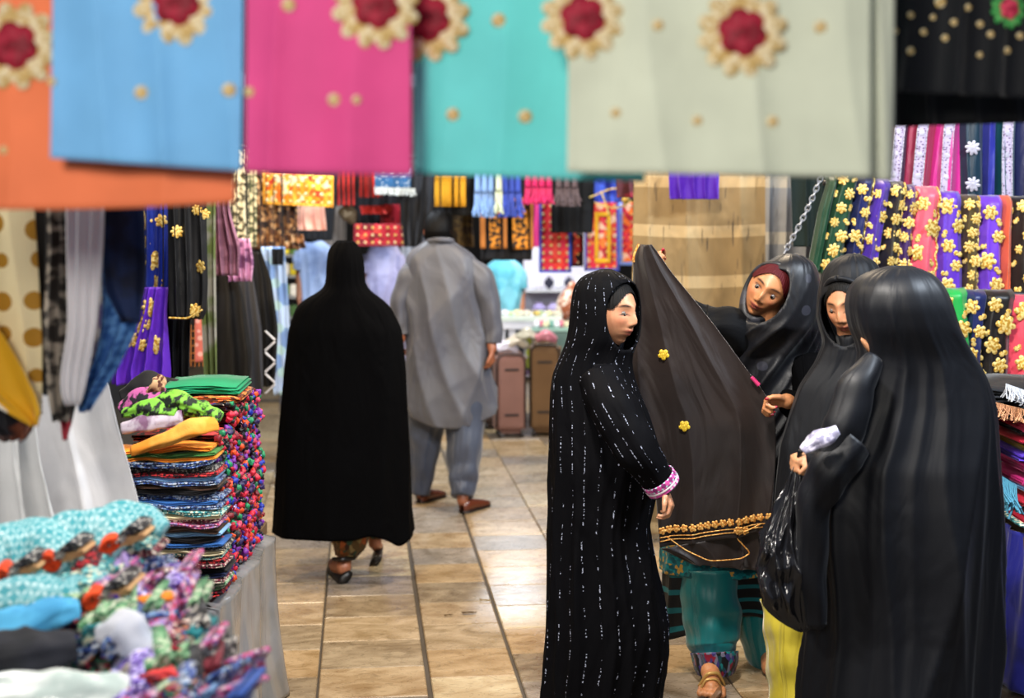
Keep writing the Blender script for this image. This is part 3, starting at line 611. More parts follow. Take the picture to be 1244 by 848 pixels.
def shoe(par, x, y0, ang, L_=.27, name='shoe'):
    R_ = Matrix.Rotation(ang, 3, 'Z'); bm = bmesh.new(); c = Vector((x, y0, 0))
    rows_ = [(-.0, .034, .075), (.03, .040, .080), (.09, .038, .072), (.15, .044, .058), (.21, .044, .045), (.25, .032, .034), (L_, .008, .02)]
    g = []
    for (t, w_, h) in [(-.012, .012, .05)]+rows_:
        ring = [c+R_@Vector((w_*math.cos(a), t, max(.012, h*.5+h*.5*math.sin(a)))) for a in np.linspace(0, 2*PI, 16, endpoint=False)]; g.append([list(v) for v in ring])
    o = link(name, grid_mesh(name, g, closed=True), brn, par)
    g = [[list(c+R_@Vector((w_*1.06*math.cos(a), t, .008+.009*math.sin(a)))) for a in np.linspace(0, 2*PI, 12, endpoint=False)] for (t, w_, h) in [(-.016, .012, 0)]+rows_]
    link('sole', grid_mesh('sole', g, closed=True), plain('#20140f', .5), o); return o
shoe(r1, P(563, 0, 8.38).x, 8.36, -.55); shoe(r1, P(511, 0, 8.66).x, 8.64, -.5)

# --- girl in black chador with silver thread, face turned right
d = 4.95; r2 = person('young person in a black veil with silver thread dashes, face in profile to the right', (P(735, 0, d).x, d, 0))
HC2 = P(743, 380, d-.02); R = RM(51, 5, 3); fw = R@Vector((0, -1, 0)); up = R@Vector((0, 0, 1))
b = Body(); b.head(HC2, R, 1.0, '#94483f'); ch_ = torso(b, P(733, 0, d).x, d, 1.56, HC2, 60, w_=.09, g=.66)
wr = P(806, 590, 4.80); b.chain([ch_, P(736, 478, 4.97), P(768, 543, 4.82), wr], [.045, .032, .028, .024]); b.hand(wr, Vector((.25, -.25, -.65)), Vector((-.75, .1, -.25)), Vector((-.3, -.8, .1)), (38, 40, 42, 45), .9)
b.build(r2, '#c98f6c', .0045)
hair_cap(r2, HC2, R, '#080606', 1.0, .045, -.02)
SEQ = fab('#060609', '#a9afc4', 'sequin', 24, rough=.75, sheen=0, spec=.08, bump=.1)
rows = [(327, 729, 743, .9), (330, 716, 752, .95), (336, 705, 764, .95), (348, 697, 775, .92), (370, 693, 780, .9), (395, 691, 780, .9), (412, 688, 777, .85), (424, 684, 771, .75), (438, 678, 768, .68), (455, 671, 770, .62), (480, 668, 778, .62), (510, 667, 790, .66), (540, 667, 800, .66), (560, 667, 806, .66), (600, 667, 798, .64), (640, 666, 790, .64), (700, 664, 798, .64), (760, 662, 810, .64), (800, 660, 808, .64), (845, 658, 800, .64), (878, 657, 796, .64)]
pts, uv = loft(rows, d, folds=((8, .5, 1), (13, -.8, .5), (5, 1.5, .6)), amp=[(327, 0), (400, .001), (450, .006), (520, .012), (878, .024)], dz=.010, nt=200)
loft_obj('veil', SEQ, r2, pts, uv, cut=(HC2+fw*.014-up*.02, (fw-up*.30).normalized(), HC2+fw*.02-up*.122, (up*.85+fw*.25).normalized(), HC2, R), thick=.006)
tube('sleeve', SEQ, [P(728, 462, 4.90), P(748, 500, 4.80), P(772, 545, 4.76), P(800, 583, 4.80)], [.08, .085, .075, .055], r2, n=30, seg=44, wr=.05, seed=2)
def cuff(par, c, ax_, r, w_, mats):
    for i, (m, t0, t1, rr) in enumerate(mats):
        a = Vector(ax_).normalized(); tube('cuff', m, [c+a*t0, c+a*(t0+t1)/2, c+a*t1], [r*rr]*3, par, n=26, seg=6, caps=False).modifiers.new('s', 'SOLIDIFY').thickness = .004
av = (P(806, 592, 4.80)-P(772, 545, 4.76)).normalized()
cuff(r2, P(800, 582, 4.795), av, .058, .02, [(fab('#e05aa8', '#8e2f74', 'check', 60, rough=.6), -.006, .016, 1.06), (plain('#e8dfe4', .6), .016, .022, 1.07), (fab('#c94a9a', '#f0d0e4', 'dots', 60, rough=.6), .022, .032, 1.05), (plain('#1a1a22', .6), .032, .036, 1.05)])

face_wrap(r2, HC2, R, SEQ, P(736, 485, 4.92), .85, .042, -.012, .082, 1.1)
# --- woman holding up the brown cloth, head tilted, teal trousers
d = 5.55; r3 = person('person with a tilted head and reddish hair in a dark satin shawl and teal trousers', (P(905, 0, d).x, d, 0))
HC3 = P(934, 352, 5.42); R = RM(-20, 8, 34); fw = R@Vector((0, -1, 0)); up = R@Vector((0, 0, 1))
b = Body(); b.head(HC3, R, 1.04, '#8a3a3a', '#2c1612', down=False); ch_ = torso(b, P(930, 0, d).x, d, 1.58, HC3, -10, legs=False, w_=.14)
b.chain([P(890, 620, 5.5), P(864, 740, 5.48), P(868, 800, 5.44)], [.07, .05, .04]); b.chain([P(900, 620, 5.6), P(926, 740, 5.6), P(934, 815, 5.6)], [.07, .05, .04])
wr = P(955, 487, 5.12); b.chain([ch_, P(978, 430, 5.5), P(988, 500, 5.35), wr], [.045, .045, .04, .027]); b.hand(wr, Vector((-1, -.22, -.05)), Vector((.1, -.6, -.75)), Vector((-.1, -.75, .65)), (62, 60, 58, 55), .95, 10)
w2 = P(802, 330, 5.36); b.chain([ch_, P(890, 400, 5.55), P(840, 400, 5.50), w2], [.045, .045, .04, .027]); b.hand(w2, P(786, 306, 5.3)-w2, Vector((.2, -1, .2)), Vector((1, .2, .6)), (60, 60, 60, 60), .9)
fx = 5.27
ft = P(866, 0, fx).x
b.chain([Vector((ft+.02, 5.42, .22)), Vector((ft+.02, 5.42, .08)), Vector((ft, 5.34, .055))], [.042, .036, .036]); b.chain([Vector((ft+.02, 5.42, .045)), Vector((ft, 5.30, .040)), Vector((ft-.01, 5.24, .03))], [.034, .036, .030])
for k in range(5): b.cap(Vector((ft-.045+k*.019, 5.225-.004*(k == 3)+.008*abs(k-3), .026)), Vector((ft-.055+k*.020, 5.19+.008*abs(k-3), .019)), .0125, .0125 if k < 4 else .014, 10)
f2 = P(934, 0, 5.6).x; b.chain([Vector((f2, 5.6, .22)), Vector((f2, 5.6, .07)), Vector((f2-.02, 5.46, .035))], [.04, .036, .034])
b.build(r3, '#bd8055', .0045, nail='#9c1f2c')
hair_cap(r3, HC3, R, '#4a1216', 1.04, .052, -.02, lab='dark red dyed hair')
SAT = fab('#101116', '#2b2c35', 'dots', 9, rough=.46, sheen=.08, spec=.45, bump=.1, thr=.28)
rows = [(307, 948, 964, .9), (310, 938, 974, .95), (318, 926, 984, .95), (330, 917, 989, .95), (348, 908, 992, .95), (370, 904, 993, .95), (390, 898, 994, .85), (402, 886, 995, .7), (420, 880, 996, .6), (460, 880, 994, .6), (500, 884, 990, .62), (560, 880, 985, .62), (620, 870, 980, .62), (660, 860, 975, .62)]
pts, uv = loft(rows, 5.5, folds=((7, 6, 1), (12, 8, .8)), amp=[(307, 0), (380, .003), (400, .014), (440, .028), (660, .025)], dz=.010, nt=180, dd=[(307, -.08), (395, -.06), (430, 0), (660, 0)])
loft_obj('shawl', SAT, r3, pts, uv, cut=(HC3+fw*.026-up*.02, (fw-up*.22).normalized(), HC3+fw*.02-up*.118, (up*.9+fw*.25).normalized(), HC3, R), thick=.006)
tube('shawl_sleeve', fab('#08090c', rough=.75, sheen=.02, spec=.12), [P(915, 425, 5.5), P(885, 400, 5.45), P(850, 398, 5.47), P(815, 372, 5.42), P(802, 345, 5.38)], [.085, .09, .08, .065, .045], r3, n=40, seg=50, wr=.11, seed=3)
tube('sleeve', BLK, [P(985, 445, 5.46), P(990, 495, 5.33), P(968, 493, 5.2), P(957, 488, 5.14)], [.09, .075, .055, .045], r3, n=24, seg=30, wr=.06, seed=6)
face_wrap(r3, HC3, R, SAT, P(938, 450, 5.53), .9, .030, .0, .082)
TEAL = fab('#0e7074', rough=.42, sheen=.3, spec=.5, bump=.05); BLKT = fab('#0c1113', '#0f4f58', 'stripe', 3.2, rough=.6, ang=PI/2, thr=.86)
pts, uv = loft([(600, 840, 950), (650, 814, 940), (690, 809, 938), (730, 808, 938), (758, 809, 937)], 5.55, ratio=.58, folds=((9, 0, 1),), amp=[(0, .016), (900, .016)], dz=.012)
k = np.linspace(0, 1, pts.shape[0])[:, None]**3; pts[..., 2] += k*.06*np.sin((pts[..., 0])*9)
loft_obj('dress', fab('#07090b', '#0c5a60', 'stripe', 5.2, rough=.6, ang=PI/2, thr=.80, crease=.1), r3, pts, uv)
DR = fab('#0a6068', '#3a7a50', 'pal', 90, pal=['#0a5a64', '#0b6a70', '#0a5058', '#b08a3a', '#0d7a80', '#0a4a52'], rough=.5)
for y0, y1, m in ((655, 692, DR),):
    pts, uv = loft([(y0, 805, 944), (y1, 804, 943)], 5.55, ratio=.62, folds=((9, 0, 1),), amp=[(0, .016), (900, .016)], dz=.008)
    pts[..., 0:2] = pts[..., 0:2]; loft_obj('dress_band', m, r3, pts*np.array([1, 1, 1])+np.stack([0*pts[..., 0], -.012+0*pts[..., 0], 0*pts[..., 0]], -1), uv, thick=.003)
def trouser(par, path, rad, mat, seed): return tube('trouser_leg', mat, path, rad, par, n=34, seg=46, wr=.05, seed=seed)
trouser(r3, [P(862, 690, 5.5), P(864, 740, 5.48), P(866, 780, 5.46), P(869, 800, 5.44)], [.12, .115, .10, .07], TEAL, 1)
EMB = fab('#0b2a30', None, 'pal', 75, pal=['#0c3a44', '#0b0f14', '#6a6a80', '#801830', '#0e7074', '#3a3270', '#0b0f14'], rough=.5)
tube('embroidered_cuff', EMB, [P(868, 792, 5.42), P(869, 804, 5.41), P(870, 816, 5.41)], [.092, .086, .074], r3, n=30, seg=12, wr=.03, seed=1)
trouser(r3, [P(925, 690, 5.6), P(926, 740, 5.6), P(932, 790, 5.6), P(936, 818, 5.6)], [.13, .12, .09, .06], TEAL, 4)
gl = plain('#c09a58', .35, .4)
tube('sandal', plain('#6a4a30', .5), [(ft-.0, 5.44, .012), (ft-.0, 5.30, .010), (ft-.012, 5.17, .009)], [.04, .046, .044], r3, n=14, seg=12, flat=.25)
tube('sandal_strap', gl, [(ft-.052, 5.27, .025), (ft-.02, 5.262, .075), (ft+.02, 5.265, .075), (ft+.045, 5.28, .025)], [.005, .007, .007, .005], r3, n=8)
tube('sandal_strap', gl, [(ft-.055, 5.23, .02), (ft-.03, 5.235, .062), (ft+.01, 5.235, .062), (ft+.038, 5.24, .02)], [.004, .005, .005, .004], r3, n=8)
tube('sandal', plain('#2a1a14', .5), [(f2, 5.64, .012), (f2-.02, 5.42, .010)], [.04, .042], r3, n=12, seg=8, flat=.25)

# --- the brown cloth she holds up
BRN = fab('#241a17', '#1b1312', 'blotch', 2, rough=.55, sheen=.35, spec=.4, bump=.15)
rows = [(297, 777, 790), (310, 770, 800), (330, 770, 813), (360, 769, 837), (400, 768, 868), (440, 767, 896), (480, 769, 925), (500, 776, 937), (520, 782, 940), (560, 792, 940), (600, 798, 938), (655, 802, 934)]
o, s = hang('cloth', 'large dark brown cloth with yellow flowers and gold scalloped hem, held up', 'cloth', rows, 5.22, BRN, nu=110, nv=110, A=.013, n=3, ph=.35, tb=-12, thick=.003, bow=.03, drift=.25, dt=-.03, sharp=1)
YFL = flower_mesh('yellow_flower', .021, 5, .1, .004)
YM = fab('#e3c23a', '#b58f20', 'blotch', 200, rough=.5, coords='Object')
for x, y in ((807, 430), (832, 519)):
    u, v = s.px(x, y); put(YFL, YM, s, o, u, v, 'embroidered_flower', .3, .004)
CF = flower_mesh('scallop', .0155, 5, .15, .004); CM = fab('#c77f36', '#e8b86a', 'blotch', 150, rough=.4, metal=.3, sheen=0, coords='Object')
for i in range(15): put(CF, CM, s, o, .03+.94*i/14, .945, 'scallop_flower', .2*i, .004)
for vv in (.968, .98):
    pp = [s.at(u, vv)[0]+s.at(u, vv)[1]*.003 for u in np.linspace(.01, .99, 40)]; tube('gold_braid', CM, pp, [.0022]*40, o, n=6, seg=60, caps=False)
u_ = [s.at(.02, v)[0]+Vector((0, -.003, 0)) for v in np.linspace(0, .06, 10)]; tube('gold_braid', CM, u_, [.006]*10, o, n=6, seg=14)
bor = Sheet([(655, 803, 934), (690, 840, 918)], 5.205, A=.012, n=3, ph=.35, tb=4, nu=50, nv=16, tt=-12).build('hem_corner', BRN, o)
cp = [P(810, 652, 5.18), P(832, 668, 5.18), P(862, 682, 5.18), P(900, 679, 5.18), P(912, 672, 5.18), P(893, 652, 5.18), P(925, 636, 5.18)]
tube('gold_braid', CM, cp, [.0025]*7, o, n=6, seg=60)
for x, y in ((898, 658), (905, 668), (896, 645)): put(CF, CM, s, o, *s.px(x, min(y, 645)), 'scallop_flower', .5, .004)
tube('bright_edge', plain('#d63a78', .5), [P(913, 458, 5.17), P(922, 468, 5.17)], [.007, .008], o, n=8)

# --- young woman looking down, behind the front one
BLU = fab('#080a10', rough=.6, sheen=.05, spec=.25, bump=.05)
d = 5.06; r4 = person('person with lowered eyes in plain black veil behind the front figure', (P(1035, 0, d).x, d, 0))
HC4 = P(1031, 371, d-.03); R = RM(-36, 16, -6); fw = R@Vector((0, -1, 0)); up = R@Vector((0, 0, 1))
b = Body(); b.head(HC4, R, 1.0, '#8f463c'); torso(b, P(1040, 0, d).x, d, 1.58, HC4, -30, w_=.13)
b.build(r4, '#c58a64', .0045)
hair_cap(r4, HC4, R, '#060505', 1.0, .05, -.02)
rows = [(308, 1030, 1044, .9), (311, 1018, 1054, .95), (318, 1008, 1064, .95), (332, 999, 1072, .95), (355, 994, 1076, .95), (385, 992, 1080, .95), (402, 996, 1084, .85), (416, 1000, 1088, .7), (440, 990, 1094, .6), (470, 970, 1098, .55), (500, 960, 1104, .52), (540, 948, 1108, .5), (600, 944, 1110, .5), (700, 948, 1112, .5), (800, 958, 1112, .5), (850, 962, 1112, .5)]
pts, uv = loft(rows, d, folds=((7, 1.5, 1), (12, -1, .5)), amp=[(308, 0), (400, .001), (440, .008), (850, .02)], dz=.010, nt=170)
loft_obj('veil', BLU, r4, pts, uv, cut=(HC4+fw*.026-up*.02, (fw-up*.30).normalized(), HC4+fw*.02-up*.120, (up*.9+fw*.2).normalized(), HC4, R), thick=.006)

face_wrap(r4, HC4, R, BLU, P(1035, 470, 5.08), .9, .045, -.004, .081, 1.3)
# --- front woman with her back to the camera
d = 4.42; r5 = person('person with back turned in a draped dark veil at front right, yellow trousers', (P(1095, 0, d).x, d, 0))
HC5 = P(1085, 395, d); R = RM(-118, 12)
b = Body(); b.head(HC5, R, .97); ch_ = torso(b, P(1110, 0, d).x, d, 1.58, HC5, -150, w_=.16)
b.ell(P(1054, 421, d-.07), (.009, .012, .036), RM(0, 0, -38))
wr = P(992, 548, 4.30); b.chain([ch_, P(1060, 500, 4.4), P(1045, 575, 4.38), wr], [.045, .045, .034, .024]); b.hand(wr, Vector((-.85, -.15, -.3)), Vector((.2, .1, -1)), Vector((0, -1, .2)), (60, 60, 60, 60), .9)
b.build(r5, '#c08a64', .005)
DK = fab('#070a12', rough=.5, sheen=.04, spec=.36, bump=.05, crease=.2)
rows = [(325, 1080, 1108, .9), (328, 1062, 1122, .95), (335, 1048, 1134, .98), (350, 1034, 1146, 1), (370, 1030, 1154, 1), (395, 1034, 1162, .95), (415, 1042, 1172, .85), (430, 1045, 1182, .75), (445, 1042, 1192, .68), (465, 1034, 1200, .62), (490, 1026, 1207, .6), (520, 1010, 1211, .6), (540, 1000, 1212, .6), (562, 985, 1213, .6), (610, 978, 1214, .6), (660, 978, 1213, .6), (714, 984, 1210, .6), (765, 986, 1207, .6), (830, 976, 1203, .6), (900, 972, 1200, .6), (955, 972, 1198, .6)]
pts, uv = loft(rows, d, folds=((5, .8, 1), (9, -.7, .6), (17, .3, .2)), amp=[(325, 0), (360, .004), (420, .014), (500, .026), (955, .036)], dz=.010, nt=220)
loft_obj('veil', DK, r5, pts, uv)
tube('veil_drape', DK, [P(1062, 436, 4.28), P(1040, 470, 4.24), P(1026, 520, 4.22), P(1004, 556, 4.22), P(982, 558, 4.24)], [.03, .055, .062, .050, .03], r5, n=30, seg=44, wr=.06, seed=4)
tube('veil_drape', DK, [P(1035, 535, 4.22), P(1010, 570, 4.20), P(988, 610, 4.22), P(985, 690, 4.24), P(992, 760, 4.26)], [.06, .065, .05, .045, .03], r5, n=28, seg=44, wr=.10, seed=7)
YEL = fab('#c6b436', '#ae9c28', 'blotch', 5, rough=.6, sheen=.3)
tube('trouser_leg', YEL, [P(975, 735, 4.72), P(970, 790, 4.70), P(972, 850, 4.68), P(985, 905, 4.62)], [.13, .11, .10, .06], r5, n=36, seg=46, wr=.07, seed=2)
tube('hem_trim', fab('#c81e6a', '#f0c0d8', 'check', 60), [P(934, 738, 4.7), P(937, 768, 4.7)], [.008, .010], r5, n=8)
s_ = tag(tube('plastic_sheet', fab('#c9c6dc', '#8f8ca6', 'blotch', 40, rough=.25, spec=.7, sheen=0, coords='Object'), [P(975, 548, 4.12), P(992, 534, 4.12), P(1018, 522, 4.12)], [.012, .030, .016], n=14, seg=20, wr=.3, flat=.4), 'crumpled pale lilac plastic held above the black bag', 'plastic')
# black carrier bag
bag = empty('carrier_bag', (P(950, 0, 4.3).x, 4.2, P(0, 768, 4.3).z), 'shiny black plastic carrier bag bulging full beside the yellow trousers', 'bag')
pts, uv = loft([(556, 968, 974, .9), (575, 960, 976, .8), (600, 950, 980, .6), (630, 936, 984, .6), (655, 926, 988, .6), (680, 922, 990, .65), (710, 922, 990, .65), (735, 930, 990, .6), (752, 944, 988, .5), (764, 962, 985, .3), (768, 972, 978, .3)], 4.28, folds=((6, 2, 1), (9, -2, .9), (15, 1, .5)), amp=[(556, .002), (620, .012), (700, .020), (768, .004)], dz=.007, nt=120)
rn = random.Random(8)
for _ in range(10):
    c = P(rn.uniform(925, 975), rn.uniform(650, 740), 4.2); w_ = np.exp(-((pts[..., 0]-c.x)**2+(pts[..., 2]-c.z)**2)/.0009)*(pts[..., 1] < 4.28); pts[..., 1] -= .016*w_
loft_obj('bag_body', fab('#17171a', rough=.16, sheen=0, spec=.8, bump=.3, wv=25, coords='Object'), bag, pts, uv, thick=0)
tube('bag_handle', plain('#1a1a1d', .2), [P(970, 560, 4.28), P(972, 548, 4.27), P(978, 545, 4.27)], [.007, .008, .007], bag, n=8)

# ------------------------------------------------------------------ folded scarves
def serp_mesh(w_, lt, n, L_, seed=0, wob=.003, round_=1.0):
    """a scarf folded zig-zag, its folded edge facing -Y; width w_, n layers of thickness lt, L_ deep"""
    r = random.Random(seed); c = []; ph = [r.uniform(0, 6) for _ in range(3)]
    sg = lambda x, z: wob*(math.sin(x/w_*7+ph[0])+.5*math.sin(x/w_*15+ph[1]+z*90))
    for k in range(n):
        jag = w_*.04*r.uniform(-1, 1); xs = np.linspace(-w_/2-jag, w_/2+jag, 13)
        if k % 2: xs = xs[::-1]
        for x in xs: c.append((x, k*lt+sg(x, k*lt)-.12*lt*n*(abs(x)*2/w_)**3*(1 if k > n/2 else -.4)))
        if k < n-1: x = xs[-1]; c.append((x+math.copysign(lt*.45, x), (k+.5)*lt+sg(x, k*lt)))
    c = np.array(c); t = np.gradient(c, axis=0); t /= np.linalg.norm(t, axis=1, keepdims=True)+1e-9; nn = np.stack([-t[:, 1], t[:, 0]], -1)
    a, b = c+nn*lt*.44, c-nn*lt*.44; m = len(c); V = []; arc = np.r_[0, np.cumsum(np.linalg.norm(np.diff(c, axis=0), axis=1))]
    dy = .004*np.sin(arc*40+ph[2])
    prof = [(b, 0.0, 1), (b, .0, 1), (a, .0, 1)]
    sec = [(c, -.004), (a, 0), (a, L_), (b, L_), (b, 0), (c, -.004)]
    V = np.concatenate([np.stack([q[:, 0], dy+y_, q[:, 1]], -1) for q, y_ in sec]).reshape(6, m, 3); uvs = np.stack([np.stack([arc, np.full(m, y_)], -1) for q, y_ in sec])
    me = grid_mesh('folded_scarf', V, uvs); me.polygons.foreach_set('use_smooth', [True]*len(me.polygons)); return me
PALS = {'multicoloured': ['#8f2038', '#23306f', '#9a9288', '#16141a', '#a85a22', '#2a6a52'], 'pink and lilac': ['#c05a94', '#8f7ab0', '#c8a8b4', '#5a2a58', '#a83050'], 'blue and white': ['#2d4f9a', '#b0b8c4', '#6f90b8', '#1c2450', '#182040'],
        'black and white': ['#15141a', '#b0aca4', '#3a3a42', '#101014'], 'red and black': ['#b01830', '#15121a', '#d03a3a', '#2a1018'], 'green and white': ['#4f8a5f', '#b8c0a8', '#80a880', '#2a5a3a'], 'orange and brown': ['#d8622a', '#7a3018', '#e89a4a', '#4a2014'],
        'teal and cream': ['#1f7a80', '#e0dcc0', '#7ac0c0', '#14484e'], 'maroon and cream': ['#6a1828', '#e0d0c0', '#8a3048', '#2a1016'], 'violet': ['#6a4ab0', '#b0a0e0', '#3a2470', '#d0c8f0']}
def pmat(k, sc=90): return fab('#888888', None, 'pal', sc, pal=PALS[k], rough=.7, bump=.3, crease=0)
MOVE = {}
ORD = ['topmost', 'second', 'third', 'fourth', 'fifth', 'sixth', 'seventh', 'eighth', 'ninth', 'tenth', 'eleventh', 'twelfth', 'thirteenth', 'fourteenth', 'fifteenth', 'sixteenth', 'seventeenth', 'eighteenth', 'nineteenth', 'twentieth']
ORD += ['twenty-'+o for o in ('first', 'second', 'third', 'fourth', 'fifth', 'sixth', 'seventh', 'eighth', 'ninth')]+['thirtieth']+['thirty-'+o for o in ('first', 'second', 'third', 'fourth', 'fifth', 'sixth', 'seventh', 'eighth', 'ninth')]+['lowest']*40
def place(me, mat, loc, rot, name='folded_scarf', parent=None, scale=None):
    m2 = me.copy(); m2.materials.clear(); m2.materials.append(mat); o = bpy.data.objects.new(name, m2); COL.objects.link(o)
    if parent: o.parent = parent; loc = Vector(loc)-wloc(parent)
    o.location = loc; o.rotation_euler = rot
    if scale: o.scale = scale
    return o
def rank(items, fmt, cat, group):
    """items: (object, colour word); each label says which one of its colour counted from the top"""
    by = {}
    for o, c in items: by.setdefault(c, []).append(o)
    for c, os in by.items():
        os.sort(key=lambda o: -o.location.z)
        for i, o in enumerate(os):
            tag(o, fmt.format(c=c, o='only one' if len(os) == 1 else ORD[i]), cat, group)

# left middle stall: table, plastic skirt, the tall stack
WHP = fab('#d9d9dc', '#c6c7cc', 'blotch', 3, rough=.25, sheen=0, spec=.7, bump=.1)
tb = empty('stall_table', (-1.35, 5.0, 0), 'draped stall table under the tall stacks of folded scarves', 'table')
box('table_top', plain('#6a5238', .7), (-1.43, 4.99, .535), (.96, 1.2, .05), tb)
for sx in (-1.82, -.98):
    for sy in (4.46, 5.54): box('leg', plain('#6a5238', .7), (sx, sy, .26), (.05, .05, .52), tb)
def surf(name, fn, nu, nv, mat, parent=None, thick=.003, su=1, sv=1, origin=None):
    U, V = np.meshgrid(np.linspace(0, 1, nu), np.linspace(0, 1, nv)); p = np.array([[list(fn(u, v)) for u in np.linspace(0, 1, nu)] for v in np.linspace(0, 1, nv)])
    return link(name, grid_mesh(name, p, np.stack([U*su, (1-V)*sv], -1), thick=thick), mat, parent, origin)
def skirt(u, v):                                   # round the front edge and back along the aisle
    L1, L2 = .95, .98; a = u*(L1+L2); z = .568-.563*v; f = .018+.055*v**1.5; w_ = math.sin(a*17+2*v)*f*.8+math.sin(a*41)*f*.25
    if v < .02: return Vector((min(-1.84+a, -.95), 4.41 if a < L1 else 4.37+(a-L1), .569))
    if a < L1: return Vector((-1.84+a, 4.37-w_*.5-.02*v, z))
    return Vector((-.885+w_*.6+.04*v**3*ss(a-L1, .2, .9), 4.37+(a-L1)-.03*v, z))
PLS = fab('#8b8b8d', '#7c7b79', 'blotch', 3, rough=.14, sheen=0, spec=.8, bump=.02, crease=.15)
surf('plastic_skirt', skirt, 150, 40, PLS, tb, su=2.1, sv=.6)
rr = random.Random(12)
SM = [serp_mesh(.30, .0052, n, .42, 20+n+j, .0022) for n in (2, 3, 3) for j in range(2)]
zb = .574; its = []; z = zb
seq = [('red and black', 3), ('green and white', 3), ('green and white', 2), ('maroon and cream', 3), ('navy', 2), ('black', 3), ('maroon and cream', 2), ('red and black', 2), ('teal and cream', 2), ('cream', 2), ('black and white', 2), ('blue', 2), ('black', 3), ('sky blue', 2), ('brown', 3), ('pink and lilac', 2), ('maroon and cream', 2), ('cream', 2), ('teal and cream', 3), ('blue and white', 2), ('blue', 2), ('blue and white', 3), ('black', 3), ('brown', 2), ('blue and white', 2), ('sky blue', 2), ('red and black', 2), ('black and white', 3), ('blue and white', 3), ('orange', 2), ('green', 2), ('orange', 3)]
PC = {'navy': '#1c2448', 'black': '#121116', 'cream': '#dccfa8', 'blue': '#2e62a8', 'sky blue': '#86b4de', 'brown': '#4a3428', 'orange': '#f0962a', 'green': '#3f7a3a'}
mesh_n = {n: [serp_mesh(.30, .0058, n, .13, 20+n*7+j, .0042) for j in range(3)] for n in (2, 3)}
for i, (c, n) in enumerate(seq):
    m = fab(PC[c], rough=.65, crease=.1) if c in PC else pmat(c, 190)
    me = mesh_n[n][rr.randrange(3)]; x = -1.04-.035*(i/len(seq))+rr.uniform(-.008, .008)
    o = place(me, m, (x, 4.43+rr.uniform(-.012, .012), z+.003), (0, rr.uniform(-.02, .01)-(.006*max(0, i-24)), rr.uniform(-.03, .03))); its.append((o, c)); z += n*.0056+.0012
rank(its, '{c} folded scarf, {o} of its colour down the tall left stack', 'scarf', 'scarves folded in the tall stack')
ztop = z
# bulky pieces on top
def lump(name, mat, pts, rad, label, cat='scarf', flat=.6, wr=.12, seed=1, n=26, group=None): return tag(tube(name, mat, pts, rad, n=n, seg=36, wr=wr, seed=seed, flat=flat), label, cat, group)
z1 = ztop
lump('rolled_scarf', fab('#e08a28', '#eaa848', 'blotch', 8), [P(160, 548, 4.42), P(200, 534, 4.40), P(235, 518, 4.40), P(262, 516, 4.45)], [.018, .026, .035, .025], 'bright orange scarf rolled on top of the tall stack', seed=2)
lump('rolled_scarf', fab('#b8aebc', '#7c5a78', 'blotch', 14), [P(148, 520, 4.5), P(185, 512, 4.5), P(222, 506, 4.5)], [.02, .036, .026], 'grey and mauve scarf bunched left of the orange roll', seed=4)
for i, (a, b, cc, dd_) in enumerate(((150, 496, 215, 500), (175, 486, 250, 498), (215, 498, 268, 508))):
    lump('rolled_scarf', fab('#7cc23f', '#15201a', 'blotch', 34, rough=.6), [P(a, b+6, 4.55), P((a+cc)/2, b-2, 4.52), P(cc, dd_, 4.5)], [.018, .032, .020], ['lime green and black crocheted scarf bunched at left', 'lime green and black crocheted scarf under the emerald one', 'lime green and black crocheted scarf at the stack corner'][i], seed=i+3, wr=.2)
lump('rolled_scarf', fab('#1a1820', '#c060a0', 'blotch', 40), [P(148, 500, 4.7), P(170, 482, 4.7), P(200, 482, 4.7)], [.03, .04, .03], 'black scarf with pink specks beside the lime green ones', seed=6)
lump('rolled_scarf', fab('#141417'), [P(148, 482, 4.95), P(178, 468, 4.95), P(215, 470, 4.95)], [.03, .055, .03], 'plain black bunched scarf behind the pink specked one', seed=7)
o = place(serp_mesh(.24, .006, 5, .3, 51, .002), fab('#0f8a5c', crease=.2), P(244, 478, 4.78), (0, 0, .05)); tag(o, 'emerald green shawl folded on top of the lime green scarves', 'shawl')
o = place(serp_mesh(.25, .0055, 4, .3, 52, .003), pmat('orange and brown', 60), P(243, 489, 4.76), (0, .02, .03)); tag(o, 'fringed tan shawl folded directly beneath the emerald green one', 'shawl')
def fringe(name, mat, a, b, drop, n, parent=None, r=.0022, jit=.01, seed=0, label=None, cat=None, knots=False):
    """a row of threads hanging from a to b: one object, threads past counting"""
    q = random.Random(seed); V = []; Fs = []
    for i in range(n):
        p = Vector(a).lerp(Vector(b), (i+q.random())/n); L_ = drop*q.uniform(.75, 1.1); sw = Vector((q.uniform(-jit, jit), q.uniform(-jit, jit), 0)); base = len(V)
        for k in range(4):
            c = p+sw*(k/3)**2+Vector((0, 0, -L_*k/3)); rr_ = r*(1 if k < 3 else 1.6)
            for t in range(4): V.append((c.x+rr_*math.cos(t*PI/2), c.y+rr_*math.sin(t*PI/2), c.z))
        for k in range(3):
            for t in range(4): Fs.append((base+k*4+t, base+k*4+(t+1) % 4, base+k*4+4+(t+1) % 4, base+k*4+4+t))
    me = bpy.data.meshes.new(name); me.from_pydata(V, [], Fs); o = link(name, me, mat, parent, None if parent else b); tag(o, label, cat, kind='stuff'); return o
lump('rolled_scarf', fab('#c8a27a', '#5a2f24', 'blotch', 46), [P(180, 486, 4.72), P(192, 470, 4.70), P(198, 458, 4.72)], [.024, .030, .018], 'striped beige fringed scarf rolled upright left of the emerald shawl', seed=9, wr=.25)
